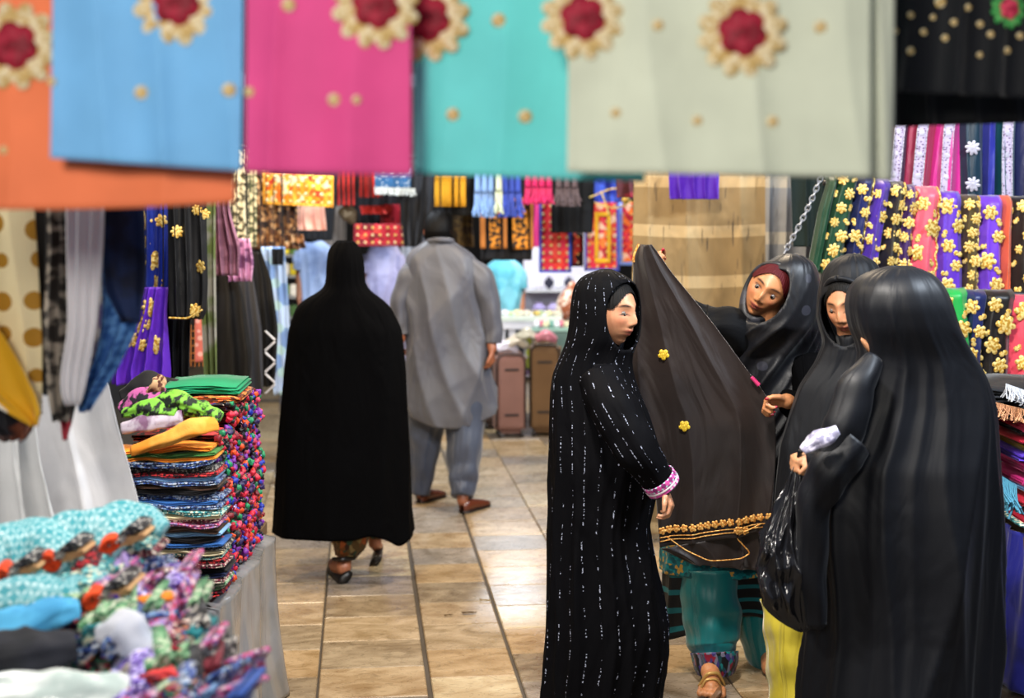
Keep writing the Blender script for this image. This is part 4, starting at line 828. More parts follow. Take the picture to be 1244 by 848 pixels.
# side columns facing the aisle, with bright knotted edges
knot = None
def knot_mesh(seed):
    r = random.Random(seed); U, Fc = _unit_sphere(10, 7); f = [r.uniform(2, 5) for _ in range(3)]
    k = 1+.35*np.sin(U[:, 0]*f[0]*2+seed)*np.sin(U[:, 1]*f[1]*2)+.25*np.cos(U[:, 2]*f[2]*2+seed*2)
    me = bpy.data.meshes.new('tassel'); me.from_pydata((U*k[:, None]*.014).tolist(), [], Fc); me.polygons.foreach_set('use_smooth', [True]*len(me.polygons)); return me
KN = [knot_mesh(i) for i in range(4)]; KC = ['#d01f3a', '#2236a8', '#16131c', '#e8501f', '#1f8a5a', '#7a2a9a', '#b01030', '#c0385a', '#14121a', '#7a1020', '#2a1a50']
KM = [[(lambda q, m: (q.materials.append(m), q)[1])(k.copy(), plain(c, .5)) for c in KC] for k in KN]
its = []; side = [serp_mesh(.17, .009, 2, .26, 70+i, .004) for i in range(3)]
cn = ['red and black', 'violet', 'multicoloured', 'pink and lilac', 'red and black', 'multicoloured']
for col_, yy in enumerate((4.60, 4.79, 4.98, 5.17)):
    z = zb; k = 0
    while z < (1.06, 1.12, 1.12, 1.10)[col_]:
        c = cn[(k*5+col_*2+rr.randrange(3)) % 6]; x0 = -.925+rr.uniform(-.012, .012)-(.01 if z > .9 else 0)
        o = place(side[rr.randrange(3)], pmat(c, 80), (x0, yy+rr.uniform(-.01, .01), z+.005), (0, rr.uniform(-.04, .04), PI/2)); its.append((o, c))
        for t in range(6):
            kk = bpy.data.objects.new('tassel', KM[rr.randrange(4)][rr.randrange(len(KC))]); COL.objects.link(kk); kk.parent = o
            kk.location = (-.08+t*.032+rr.uniform(-.008, .008), -.006+rr.uniform(-.008, .003), .009+rr.uniform(-.008, .008)); s_ = rr.uniform(.55, 1.05); kk.scale = (s_, s_, s_*.8); kk.rotation_euler = (rr.random()*6, rr.random()*6, 0)
        z += .0235; k += 1
rank(its, '{c} knot edged scarf, {o} of its colour down the aisle side stacks', 'scarf', 'knot edged scarves stacked on the aisle side')

# white plastic sheets behind the front pile
tag(Sheet([(380, -80, 100), (460, -80, 130), (520, -80, 143), (600, -80, 165), (680, -80, 184), (780, -60, 200)], 3.95, A=.03, n=3, ph=.4, nu=70, nv=50).build('plastic_sheet', WHP), 'white plastic sheet hanging full height between the two left stalls', 'plastic')
tag(Sheet([(500, -60, 40), (560, -60, 50), (650, -60, 75), (760, -60, 85)], 3.7, A=.03, n=3, ph=.8, nu=50, nv=40).build('plastic_sheet', fab('#cfd1d2', rough=.12, sheen=0, spec=.9, bump=0, crease=.9)), 'glossier crumpled white plastic at far left over the pile', 'plastic')

# left hanging scarves
LH = 'scarves hanging at the left edge'
def scf(label, rows, d_, mat, **k): return hang('hanging_scarf', label, 'scarf', rows, d_, mat, LH, **k)
o, s = scf('mustard scarf with brown polka dots at the left edge', [(180, -60, 36), (250, -60, 40), (330, -60, 45), (420, -60, 50), (470, -50, 50), (505, 20, 50)], 3.0, fab('#ddd0a4', '#a0741a', 'dots', 13, rough=.7, thr=.39), A=.012, n=2, ph=.2)
for (x, y, r_) in ((24, 292, .017), (8, 336, .02), (26, 360, .018), (30, 262, .012)): pass
scf('plain mustard scarf with a white and teal border, crossing the dotted one', [(375, -60, -10), (400, -60, 4), (440, -60, 26), (475, -50, 44), (500, 4, 50), (517, 36, 46)], 2.92, fab('#d9a41c', '#e8e4d4', 'stripe', 1.5, thr=.93), A=.01, n=2, ph=.5, tt=10)
scf('rust brown scarf knotted low at the left edge', [(450, -60, 30), (490, -60, 42), (520, -40, 42), (535, 0, 30)], 3.05, fab('#6a3a28', '#1b1a20', 'blotch', 12), A=.02, n=3, ph=.5)
scf('black scarf between the mustard and the speckled one', [(180, 30, 75), (250, 36, 80), (420, 42, 72), (480, 48, 66)], 3.12, fab('#121214'), A=.014, n=1, ph=.6)
scf('grey and white speckled scarf beside the black one', [(180, 50, 98), (300, 56, 96), (400, 48, 98), (480, 54, 92), (512, 60, 84)], 3.05, fab('#8f877c', '#26221f', 'blotch', 30), A=.018, n=3, ph=.15)
scf('plain white scarf with a rounded lower end', [(180, 80, 130), (300, 82, 126), (400, 84, 118), (450, 76, 108), (480, 76, 102), (492, 82, 96)], 2.98, fab('#d6d6da', crease=.15), A=.006, n=3, ph=.85)
scf('cream printed scarf with violet and pink shapes', [(180, 112, 140), (300, 112, 132), (400, 104, 126), (450, 102, 120), (468, 106, 114)], 3.08, fab('#cfc4b4', '#5a3f6a', 'blotch', 16), A=.012, n=2, ph=.3)
scf('navy blue scarf hanging in front of the floral cloths', [(180, 122, 178), (255, 124, 176), (320, 126, 178), (350, 130, 178), (392, 150, 172)], 3.0, fab('#15284f', '#0e1830', 'blotch', 8, sheen=0), A=.018, n=1, ph=.45)
scf('mid blue speckled scarf ending in a point at the lower left', [(180, 122, 150), (300, 122, 158), (360, 122, 170), (400, 120, 164), (440, 112, 145), (470, 96, 126), (490, 92, 112), (500, 98, 106)], 3.05, fab('#2a5590', '#4f7fb4', 'blotch', 60, sheen=0, crease=.15), A=.014, n=2, ph=.7)
scf('black pointed scarf tip with a red edge below the speckled one', [(460, 62, 96), (490, 66, 92), (515, 72, 86), (534, 78, 80)], 3.1, fab('#15161b', '#8a1a2a', 'stripe', 3, thr=.9), A=.01, n=2, ph=.25)
tag(tube('clothes_rail', plain('#3a3a3c', .4, .6), [P(-90, 176, 3.06), P(190, 176, 3.06)], [.01, .01]), 'thin rail holding the scarves at the left edge', 'rail')

# ------------------------------------------------------------------ the front pile
tb2 = empty('stall_table', (-1.0, 3.0, 0), 'front left stall table under the crumpled scarf pile', 'table')
box('table_top', plain('#6a5238', .7), (-1.2, 2.7, .57), (1.05, 1.05, .05), tb2)
for sx in (-1.65, -.74):
    for sy in (2.25, 3.15): box('leg', plain('#6a5238', .7), (sx, sy, .272), (.05, .05, .545), tb2)
def pd(y): return 3.3-(y-620)/228*.62
def heap(u, v):                                    # crumpled heap under the single scarves
    y = 655+v*260; xr_ = np.interp(y, [650, 690, 760, 848, 915], [185, 205, 250, 292, 300]); x = -60+(xr_+60)*u
    return P(x, y, pd(y)+.09+.25*max(0, u-.86)**1.0+.012*math.sin(u*40+v*11)+.012*math.sin(v*50))
o = surf('scarf_heap', heap, 90, 60, pmat('multicoloured', 40), thick=.02, su=1.2, sv=.9, origin=P(60, 915, pd(915))); tag(o, 'dense heap of printed scarves under the loose ones at lower left', 'scarves', kind='stuff')
rp = random.Random(77); zones = {}
PSER = [serp_mesh(.085, .008, 3, .12, 100+i, .004) for i in range(4)]+[serp_mesh(.06, .009, 4, .12, 110+i, .005) for i in range(3)]
keys = ['pink and lilac', 'blue and white', 'multicoloured', 'black and white', 'green and white', 'maroon and cream', 'violet', 'orange and brown', 'teal and cream', 'red and black']
y = 700
while y < 870:
    xr_ = np.interp(y, [620, 690, 760, 848, 915], [196, 208, 252, 292, 300]); x = 96 if y < 745 else 120
    if y > 800: x = 165
    while x < xr_-4:
        edge = x > xr_-62; c = keys[rp.choice((0, 0, 1, 1, 2, 3, 4, 5, 6, 8, 0, 4, 9, 1) if not edge else (0, 4, 6, 5, 1, 8, 0, 3))]
        me = PSER[rp.randrange(7)]; d_ = pd(y)+rp.uniform(-.02, .02)+(.03 if edge else 0)
        o = place(me, pmat(c, 105) if rp.random() < .87 else fab(PALS[c][rp.randrange(3)], crease=.1), P(x, y, d_), (rp.uniform(-.3, .3), (-.95 if edge else -.35)+rp.uniform(-.35, .35), rp.uniform(-.3, .3)))
        zones.setdefault('edge' if edge else 'mid', []).append((o, c)); x += rp.uniform(24, 34)
    y += 13
rank(zones['mid'], '{c} folded scarf, {o} of its colour down the front left pile', 'scarf', 'crumpled scarves in the front left pile')
rank(zones['edge'], '{c} folded scarf, {o} of its colour down the pile aisle edge', 'scarf', 'slanting folded scarves on the aisle edge of the front pile')
TQ = fab('#69a3aa', '#3a8f99', 'check', 78, rough=.4, crease=.1)
for i, (pp, rr_, lab) in enumerate((([(-40, 690), (10, 668), (50, 664), (88, 690)], [.05, .075, .075, .035], 'turquoise beaded shawl at the left end of the pile top'),
                                  ([(40, 668), (85, 650), (125, 648), (150, 672)], [.04, .065, .065, .03], 'turquoise beaded shawl in the middle of the pile top'),
                                  ([(105, 648), (145, 632), (178, 636), (200, 644)], [.04, .050, .045, .02], 'turquoise beaded shawl at the right end of the pile top'),
                                  ([(-40, 735), (30, 722), (80, 728), (110, 712), (140, 706)], [.03, .05, .045, .04, .02], 'duller turquoise beaded shawl lower in the pile'))):
    lump('beaded_shawl', TQ, [P(a, b, pd(b)-.01) for a, b in pp], rr_, lab, 'shawl', .55, .10, i+2, 34, 'turquoise beaded shawls')
def roll_mesh(r_, L_, turns=2.2, t=.006):
    n = 46; a = np.linspace(0, turns*2*PI, n); rad = r_*(.25+.75*a/a[-1]); c = np.stack([rad*np.cos(a), rad*np.sin(a)], -1); nn = np.stack([np.cos(a), np.sin(a)], -1)
    A_, B_ = c+nn*t/2, c-nn*t/2; sec = [(c, -.003), (A_, 0), (A_, L_), (B_, L_), (B_, 0), (c, -.003)]
    V = np.stack([np.stack([q[:, 0], np.full(n, y_), q[:, 1]], -1) for q, y_ in sec]); me = grid_mesh('rolled_scarf', V, np.stack([np.stack([a*.02, np.full(n, y_)], -1) for q, y_ in sec])); me.polygons.foreach_set('use_smooth', [True]*len(me.polygons)); return me
RO = roll_mesh(.021, .12, t=.009); OR_ = fab('#dd4a1a', '#b8360f', 'blotch', 30)
for i, (x, y, nm) in enumerate(((4, 702, 'at the left end of the pile'), (60, 683, 'under the middle turquoise shawl'), (134, 663, 'under the right turquoise shawl'), (114, 730, 'low in the middle of the pile'))):
    tag(place(RO, OR_, P(x, y, pd(y)-.05), (0, rp.random()*3, .2), 'rolled_scarf', scale=(1.1, 1, .85)), 'rust orange scarf end rolled up '+nm, 'scarf', 'orange rolled scarf ends')
    for j in range(4):
        c = ['black and white', 'orange and brown', 'teal and cream', 'maroon and cream'][j]
        tag(place(PSER[j], pmat(c, 90) if j != 1 else fab('#c9a070'), P(x+22+j*5, y-12+j*9, pd(y)-.045+.004*j), (0, -.5+.1*j, 0), scale=(.7, 1, .8)), f'{c} folded scarf beside the orange roll '+nm.replace('at the left end of the pile', 'at far left'), 'scarf', 'folded scarves beside the orange rolls')
lump('folded_scarf', fab('#ee8424'), [P(156, 732, 2.96), P(185, 728, 2.96), P(210, 724, 2.98)], [.010, .013, .010], 'bright orange narrow folded scarf near the pile right edge', seed=3)
lump('folded_scarf', fab('#4ba3cf', '#3a8dbb', 'blotch', 8, crease=.5), [P(-40, 775, 2.84), P(30, 762, 2.84), P(70, 742, 2.86), P(96, 740, 2.88)], [.045, .045, .035, .02], 'plain sky blue cloth folded across the pile left side', seed=5)
lump('folded_scarf', fab('#1c1e27', '#10131a', 'blotch', 10), [P(-40, 805, 2.76), P(30, 795, 2.76), P(92, 785, 2.8)], [.05, .055, .03], 'dark navy cloth folded below the plain sky blue one', seed=8)
lump('plastic_packet', fab('#b7c7c2', '#dfe6e2', 'blotch', 9, rough=.2, sheen=0, spec=.8, crease=.6), [P(-40, 848, 2.68), P(60, 842, 2.68), P(160, 846, 2.7)], [.045, .05, .035], 'pale packet of cloth in clear plastic at the bottom left corner', 'packet', seed=9)
lump('folded_scarf', fab('#c6c9d2', '#aab0c0', 'blotch', 7), [P(120, 770, 2.86), P(150, 762, 2.84), P(182, 800, 2.8)], [.02, .04, .03], 'pale grey cloth folded between the printed scarves of the pile', seed=4)

# ------------------------------------------------------------------ right scarf rack
def bloom(sh, o, pts_, mesh=None, mat=None, sc_=1.0, nm='gold_flower'):
    for (u, v, k) in pts_: put(mesh or FG, mat or GOLD, sh, o, u, v, nm, k*2.1, .004, sc_*(.8+.4*((k*37) % 10)/10))
def rack(label, top, bot, d_, col, style, grp, seed=0, n=2):
    """top = (y, xl, xr), bot = (y, xl, xr)"""
    m = fab(col, rough=.42, sheen=.3, spec=.45, crease=.3); ym = (top[0]+bot[0])/2
    bulge = (top[0]*.7+bot[0]*.3, top[1]*.68+bot[1]*.32-2, top[2]*.68+bot[2]*.32-1)
    s = Sheet([(top[0]-10, top[1]+1, top[2]+1), top, bulge, bot], d_, A=.010, n=n, ph=seed*.37, bow=.05, nu=34, nv=40, drift=.05)
    k = np.clip((np.linspace(0, 1, 40)), 0, 1)[:, None]; s.pts[..., 1] += .06*(1-np.clip(k/.10, 0, 1))**2
    o = s.build('embroidered_scarf', m); tag(o, label, 'scarf', grp); r = random.Random(seed)
    if style == 'gold':
        nn = max(2, int((bot[0]-top[0])/24)); bloom(s, o, [((.32, .68)[i % 2]+r.uniform(-.08, .08), (i+.5)/nn*.92+.05, i+seed) for i in range(nn)], None, None, min(1.15, .8*(top[2]-top[1])/24+.1))
        for i in range(nn): put(FLEAF, GOLD, s, o, (.72, .25)[i % 2], (i+.95)/nn*.92+.04, 'gold_leaf', r.uniform(0, 3), .003, .9)
    if style == 'dense':
        nn = max(3, int((bot[0]-top[0])/15))
        for i in range(nn): put((FG, FG8)[i % 2], GOLD, s, o, (.32, .68, .5)[i % 3], (i+.5)/nn*.95+.03, 'gold_flower', r.uniform(0, 3), .003, r.uniform(.6, .9)); put(FLEAF, GOLD, s, o, (.78, .2, .85)[i % 3], (i+.5)/nn*.95+.03, 'gold_leaf', r.uniform(0, 3), .003, .8)
    if style in ('gold', 'dense'):
        for uu in ((.04,) if seed % 2 else (.96,)):
            tube('gold_braid', GOLD, [s.at(uu+.05*math.sin(v*40+seed), v)[0]+s.at(uu, v)[1]*.004 for v in np.linspace(.02, .98, 40)], [.0045]*40, o, n=6, seg=80, caps=False)
    if style in ('band', 'medal'):
        P0 = [s.at(.5-.05, v)[0]+s.at(.5, v)[1]*.004 for v in np.linspace(.02, .98, 24)]
        if style == 'band':
            w_ = .022; pts = np.array([[list(p+Vector((w_*(q-.5)*2, -.002, 0))) for q in np.linspace(0, 1, 5)] for p in P0]); U, V = np.meshgrid(np.linspace(0, .05, 5), np.linspace(0, .8, 24))
            link('silver_band', grid_mesh('silver_band', pts, np.stack([U, V], -1), thick=.002), fab('#b4a8c0', '#4a1a48', 'dots', 60, rough=.4, sheen=0, thr=.42), o)
            for q in (-1, 1): tube('silver_edge', SILV, [p+Vector((q*w_, -.003, 0)) for p in P0], [.0028]*24, o, n=6, seg=40, caps=False)
        for i in range(3 if style == 'medal' else 5): put(FG8, SILV, s, o, .45, .16+(.33 if style == 'medal' else .2)*i, 'silver_medallion', .2, .007, .95 if style == 'medal' else .42)
    return o, s
G1, G2, G3 = 'silver trimmed scarves on the top rail', 'gold flowered scarves on the middle rail', 'gold flowered scarves on the lower rail'
for i, a in enumerate([
    ('dark plum scarf with a silver band, leftmost on the top rail', (125, 1084, 1106), (243, 1064, 1098), '#3a1636', 'band'),
    ('crimson scarf with a white and silver band on the top rail', (125, 1106, 1142), (246, 1092, 1130), '#8f1a40', 'band'),
    ('magenta scarf with a white and silver band on the top rail', (125, 1142, 1167), (248, 1126, 1166), '#c0207e', 'band'),
    ('dark teal scarf with silver medallions on the top rail', (125, 1167, 1196), (248, 1166, 1194), '#0d2a3a', 'medal'),
    ('narrow royal blue scarf between two teal ones on the top rail', (125, 1196, 1211), (247, 1193, 1208), '#262a8a', 'plain'),
    ('teal green scarf with small silver sprigs on the top rail', (125, 1211, 1236), (247, 1207, 1232), '#124a50', 'band'),
    ('navy scarf with a speckled silver band, rightmost on the top rail', (125, 1236, 1275), (247, 1230, 1268), '#171c48', 'band')]):
    rack(a[0], a[1], a[2], 6.45, a[3], a[4], G1, i)
for i, a in enumerate([
    ('plain dark green scarf, leftmost on the middle rail', (222, 1004, 1018), (330, 980, 996), '#0e3a22', 'plain'),
    ('dark green scarf covered in gold flowers on the middle rail', (216, 1014, 1042), (332, 988, 1024), '#123a20', 'dense'),
    ('navy scarf with gold flowers next to the dark green one', (220, 1041, 1062), (332, 1022, 1042), '#141c50', 'gold'),
    ('violet scarf with gold flowers left of the leafy black one', (226, 1062, 1082), (335, 1040, 1064), '#4a2a9a', 'gold'),
    ('black scarf with dense gold leaves on the middle rail', (230, 1081, 1100), (345, 1062, 1088), '#191512', 'dense'),
    ('narrow plum scarf with gold flowers beside the coral one', (234, 1099, 1114), (350, 1086, 1102), '#3a1a5a', 'dense'),
    ('coral pink scarf with faint gold flowers on the middle rail', (236, 1112, 1142), (355, 1100, 1136), '#ee5568', 'gold'),
    ('violet scarf with large gold blooms right of the coral one', (242, 1141, 1168), (362, 1134, 1171), '#5a2fb0', 'gold'),
    ('olive brown scarf packed with gold flowers between violet ones', (246, 1167, 1190), (362, 1169, 1187), '#4a3c1c', 'dense'),
    ('bright violet scarf with three gold blooms on the middle rail', (247, 1189, 1219), (364, 1185, 1216), '#6a38c0', 'gold'),
    ('narrow orange pink scarf with gold specks on the middle rail', (247, 1217, 1230), (362, 1213, 1226), '#e0603a', 'plain'),
    ('black scarf with gold flowers, rightmost on the middle rail', (248, 1228, 1262), (366, 1221, 1262), '#17120f', 'dense')]):
    rack(a[0], a[1], a[2], 6.2, a[3], a[4], G2, i+10)
for i, a in enumerate([
    ('violet and black gold flowered scarf seen between two veiled heads', (352, 984, 1012), (450, 978, 1012), '#1c1420', 'dense'),
    ('bright green scarf with gold flowers on the lower rail', (360, 1142, 1176), (445, 1150, 1184), '#1f9a44', 'gold'),
    ('navy scarf with gold flowers on the lower rail', (362, 1172, 1200), (450, 1176, 1190), '#151f50', 'gold'),
    ('black scarf with large gold blooms on the lower rail', (362, 1192, 1234), (458, 1182, 1224), '#15110f', 'gold'),
    ('coral red scarf with orange flowers on the lower rail', (368, 1230, 1270), (458, 1222, 1264), '#e0485a', 'gold')]):
    rack(a[0], a[1], a[2], 6.0, a[3], a[4], G3, i+30)
rk = plain('#2a2a2c', .4, .6)
for nm, y0, y1, x0, x1, d_ in (('upper', 118, 118, 1060, 1290, 6.5), ('middle', 222, 256, 1000, 1290, 6.28), ('lower', 346, 360, 975, 1290, 6.1)):
    tag(tube('clothes_rail', rk, [P(x0, y0, d_), P(x1, y1, d_)], [.012, .012]), f'{nm} metal rail carrying the row of embroidered scarves', 'rail')
# chain
ch = empty('metal_chain', P(952, 305, 6.1), 'pale metal chain hanging diagonally left of the scarf rack', 'chain')
A_, B_ = P(1003, 200, 6.1), P(953, 306, 6.1); nl = 19; d0 = (B_-A_).normalized()
def ring_mesh(r_, t_, el):
    V = []; n1, n2 = 12, 6
    for i in range(n1):
        a = 2*PI*i/n1
        for j in range(n2): b_ = 2*PI*j/n2; V.append(((r_+t_*math.cos(b_))*math.cos(a), t_*math.sin(b_), el*(r_+t_*math.cos(b_))*math.sin(a)))
    me = bpy.data.meshes.new('link'); me.from_pydata(V, [], [(i*n2+j, i*n2+(j+1) % n2, ((i+1) % n1)*n2+(j+1) % n2, ((i+1) % n1)*n2+j) for i in range(n1) for j in range(n2)]); return me
lm = ring_mesh(.010, .0032, 1.5); lm.materials.append(plain('#b8bcc4', .3, .8))
cord(ch, A_)
for i in range(nl):
    p = A_.lerp(B_, i/(nl-1)); p.x += .012*math.sin(i/nl*PI); o = bpy.data.objects.new('link', lm); COL.objects.link(o); o.parent = ch; o.location = p-ch.location; o.rotation_mode = 'QUATERNION'
    o.rotation_quaternion = d0.to_track_quat('Z', 'Y')@Matrix.Rotation((i % 2)*PI/2, 3, 'Z').to_quaternion()
def cl(label, rows, d_, m, name='hanging_cloth', cat='cloth', grp=None, **k):
    o, s = hang(name, label, cat, rows, d_, m, grp, **k)
    for u in (.15, .85): cord(o, s.at(u, 0)[0])
    return o, s
# curtains behind
CUR = fab('#87724f', '#ae9871', 'bands', 3.9, rough=.85, thr=.24, crease=.5)
hang('shawl', 'large beige shawl with paler woven bands hanging behind the tilted head', 'shawl', [(190, 770, 938), (360, 768, 936), (640, 762, 935)], 7.6, CUR, A=.03, n=3, ph=.3, nu=90, nv=60, sag=16)
cl('grey gauze shawl hanging right of the large beige one', [(190, 930, 1000), (360, 930, 996), (640, 930, 996)], 7.5, fab('#77797c', '#98948a', 'bands', 3.4, rough=.8, thr=.22, crease=.5), A=.03, n=3, ph=.8, nu=60, nv=50)
cl('dark green cloth edge hanging right behind the chain', [(190, 960, 1012), (300, 965, 1000)], 6.9, fab('#11201c'), A=.02, n=2, ph=.1)
tag(tube('clothes_rail', rk, [P(690, 188, 7.6), P(1010, 188, 7.6)], [.012, .012]), 'high rail holding the beige and grey shawls', 'rail')

# right stall: blue draped table with folded shawls
tb3 = empty('stall_table', (2.30, 5.6, 0), 'stall table draped in royal blue at the right edge', 'table')
box('table_top', plain('#6a5238', .7), (2.42, 5.62, .55), (1.1, .95, .05), tb3)
def dr(u, v): a = u*2.0; f = .02*math.sin(a*19)*(.3+v)+.012*math.sin(a*43+v*3); return Vector((1.86-f-.03*v, 6.1-a, .585-.575*v)) if a < 1.0 else Vector((1.86+(a-1.0), 5.1-f-.04*v, .585-.575*v))
surf('blue_drape', dr, 120, 36, fab('#2a2f9c', '#232880', 'blotch', 5, rough=.6, sheen=.3, crease=.5), tb3, su=2.0, sv=.6)
its = []; z = .60
for i, (c, n) in enumerate([('teal and cream', 3), ('crimson', 3), ('navy', 3), ('crimson', 3), ('orange', 2), ('sky blue', 2), ('magenta', 3), ('green', 2), ('magenta', 3), ('violet', 3), ('gold striped', 2), ('crimson', 3), ('black', 2), ('pink', 4), ('pink', 3)]):
    cc = dict(PC, crimson='#b8203a', magenta='#c02878', violet='#5a3ac0', pink='#e8507a', **{'gold striped': '#8a7420'}).get(c)
    o = place(serp_mesh(.46, .009, n, .40, 300+i, .006), fab(cc, crease=.3) if cc else pmat(c), (2.09+rr.uniform(-.02, .02), 5.22, z+.004), (0, rr.uniform(-.04, .04), rr.uniform(-.05, .05))); its.append((o, c)); z += n*.009+.004
    if i % 4 == 0: fringe('fringe', fab(cc or '#6a9ab0'), (1.86, 5.205, z), (2.28, 5.205, z), .07, 60, o, .002, .02, i)
rank(its, '{c} folded shawl, {o} of its colour down the right edge stack', 'shawl', 'folded shawls stacked at the right edge')
for i, (y, lb) in enumerate(((500, 'black folded shawl with tan fringe lying lower on the right stack'), (478, 'black folded shawl with white fringe lying highest on the right stack'))):
    o = place(serp_mesh(.50, .012, 4, .45, 330+i, .008), fab('#121318'), P(1238, y+8, 5.2), (0, .12-.1*i, .1)); tag(o, lb, 'shawl', 'black shawls on the right stack')
    fringe('fringe', fab('#c89068' if i == 0 else '#c8ccd4'), P(1205+i*15, y-8+i*-4, 5.18), P(1250, y-2, 5.17), .05, 70, o, .002, .03, i+5)
fringe('fringe', fab('#5aa0b8'), P(1212, 575, 5.0), P(1235, 590, 5.0), .10, 60, None, .003, .04, 9, 'pale blue tangled fringe hanging over the right stack', 'fringe')

# ------------------------------------------------------------------ left, behind the tall stack
LB = 'embroidered cloths hanging behind the tall stack'
def flor(label, rows, d_, col, pts_, **k):
    o, s = hang('embroidered_cloth', label, 'cloth', rows, d_, fab(col, rough=.5, sheen=.04, spec=.25), LB, **k)
    for u in (.2, .8): cord(o, s.at(u, 0)[0]+Vector((0, .02, 0)))
    for i, (x, y, sc_) in enumerate(pts_): u, v = s.px(x, y); put((FG8, FG)[i % 2], GOLD, s, o, u, v, 'gold_flower', i*1.3, .004, sc_)
    return o, s
flor('royal blue cloth with gold flowers behind the navy scarf', [(180, 158, 208), (250, 160, 208), (350, 162, 206), (352, 164, 204)], 6.3, '#1c2f8f', [(174, 270, 1.25), (195, 270, .9), (176, 295, .9), (186, 318, 1.3), (191, 341, .95)], A=.02, n=3, ph=.4)
flor('bright violet cloth with gold flowers, gathered at the bottom', [(349, 164, 204), (380, 158, 202), (420, 140, 204), (450, 132, 206), (468, 134, 205)], 6.2, '#5a28b4', [(182, 372, 1.2), (168, 370, .8), (171, 394, 1.1), (181, 394, .7), (160, 413, 1), (171, 418, .9), (188, 418, 1.2), (147, 428, 1.0)], A=.03, n=4, ph=.6)
flor('black cloth with gold flowers folded over beside the blue one', [(180, 200, 250), (250, 203, 250), (345, 203, 252), (383, 204, 250), (388, 206, 246)], 6.15, '#141518', [(214, 280, .8), (245, 323, .9), (236, 376, .9), (249, 262, .7), (240, 252, .7)], A=.018, n=3, ph=.2)
flor('plain black cloth hanging lower under the flowered black one', [(330, 198, 234), (470, 203, 230)], 6.35, '#0e0f12', [], A=.02, n=3, ph=.8)
tag(tube('gold_braid', GOLD, [P(205, 386, 6.12), P(228, 387, 6.12), P(246, 376, 6.12)], [.004]*3), 'thin gold braid along the fold of the black cloth', 'braid')
tag(tube('clothes_rail', rk, [P(140, 178, 6.25), P(300, 178, 6.25)], [.012, .012]), 'rail above the gold flowered cloths at left', 'rail')
SCG = 'clothes hanging beyond the tall stack'
cl('grey and sage green long scarf right of the flowered black cloth', [(180, 240, 262), (320, 242, 262), (470, 250, 264)], 7.0, fab('#8a8a84', '#5a6a3a', 'blotch', 5), A=.02, n=2)
cl('dusty mauve scarf spreading down over the black dress', [(180, 258, 272), (260, 260, 280), (300, 258, 292), (335, 262, 290)], 7.2, fab('#a0708a', '#7a5068', 'blotch', 8), A=.03, n=3)
cl('coral lace strip hanging behind the sage scarf', [(290, 236, 256), (440, 238, 258)], 7.4, fab('#e07868', '#f0b8a8', 'dots', 26, thr=.45), A=.01, n=1)
cl('lilac and pink tie dyed scarf over the black dresses', [(290, 278, 304), (320, 276, 308), (342, 280, 306)], 7.5, fab('#cf9ac4', '#7a4a78', 'blotch', 14), A=.03, n=4)
cl('cream floral panel hanging above the lilac tie dyed scarf', [(180, 278, 298), (250, 276, 298), (300, 278, 300)], 8.6, fab('#d9d2b4', '#3f3a2c', 'blotch', 34), A=.01, n=2)
cl('narrow cream floral panel beside the brown sequined one', [(180, 300, 312), (300, 301, 312)], 8.6, fab('#d0caa8', '#4a5038', 'blotch', 34), A=.01, n=1)
cl('long black dress at left beyond the tall stack', [(325, 262, 284), (360, 262, 296), (430, 262, 306), (470, 264, 304)], 7.6, fab('#0c0c0e'), 'dress', 'dress', SCG, A=.02, n=2)
cl('dark grey dress hanging between two black ones', [(325, 284, 306), (400, 288, 318), (478, 292, 320)], 7.8, fab('#35363c'), 'dress', 'dress', SCG, A=.02, n=2)
cl('black coat with white lacing hanging beside the blue checked cloth', [(306, 306, 318), (340, 308, 330), (400, 312, 338), (470, 314, 334)], 7.95, fab('#0d0d10'), 'dress', 'dress', SCG, A=.02, n=2)
for i in range(6): tag(tube('lace_tie', plain('#e4e4ea', .6), [P(322+(i % 2)*12, 402+i*13, 7.88), P(334-(i % 2)*12, 413+i*13, 7.88)], [.006, .006], n=8), f'white crossed lace on the black coat, {ORD[i]} of six down', 'lace', 'white laces on the black coat')
cl('pale blue checked long cloth beyond the black coat', [(300, 318, 346), (360, 322, 350), (480, 334, 356)], 9.2, fab('#7c9ac8', '#b4c8e4', 'check', 7), A=.02, n=3)
cl('small black cloth hanging over the pale blue checked one', [(302, 330, 345), (322, 331, 344)], 9.1, fab('#15161a'), A=.01, n=2)
# wire lattice
wl_ = empty('wire_lattice', P(240, 450, 7.6), 'small wire lattice panel behind the sage scarf', 'rack')
for x in (233, 251): cord(wl_, P(x, 396, 7.6))
for i in range(5): box('wire', plain('#c07838', .5), P(232+i*5, 420, 7.6), (.006, .006, .22), wl_, bev=0)
for i in range(5): box('wire', plain('#c07838', .5), P(242, 402+i*9, 7.605), (.10, .006, .006), wl_, bev=0)

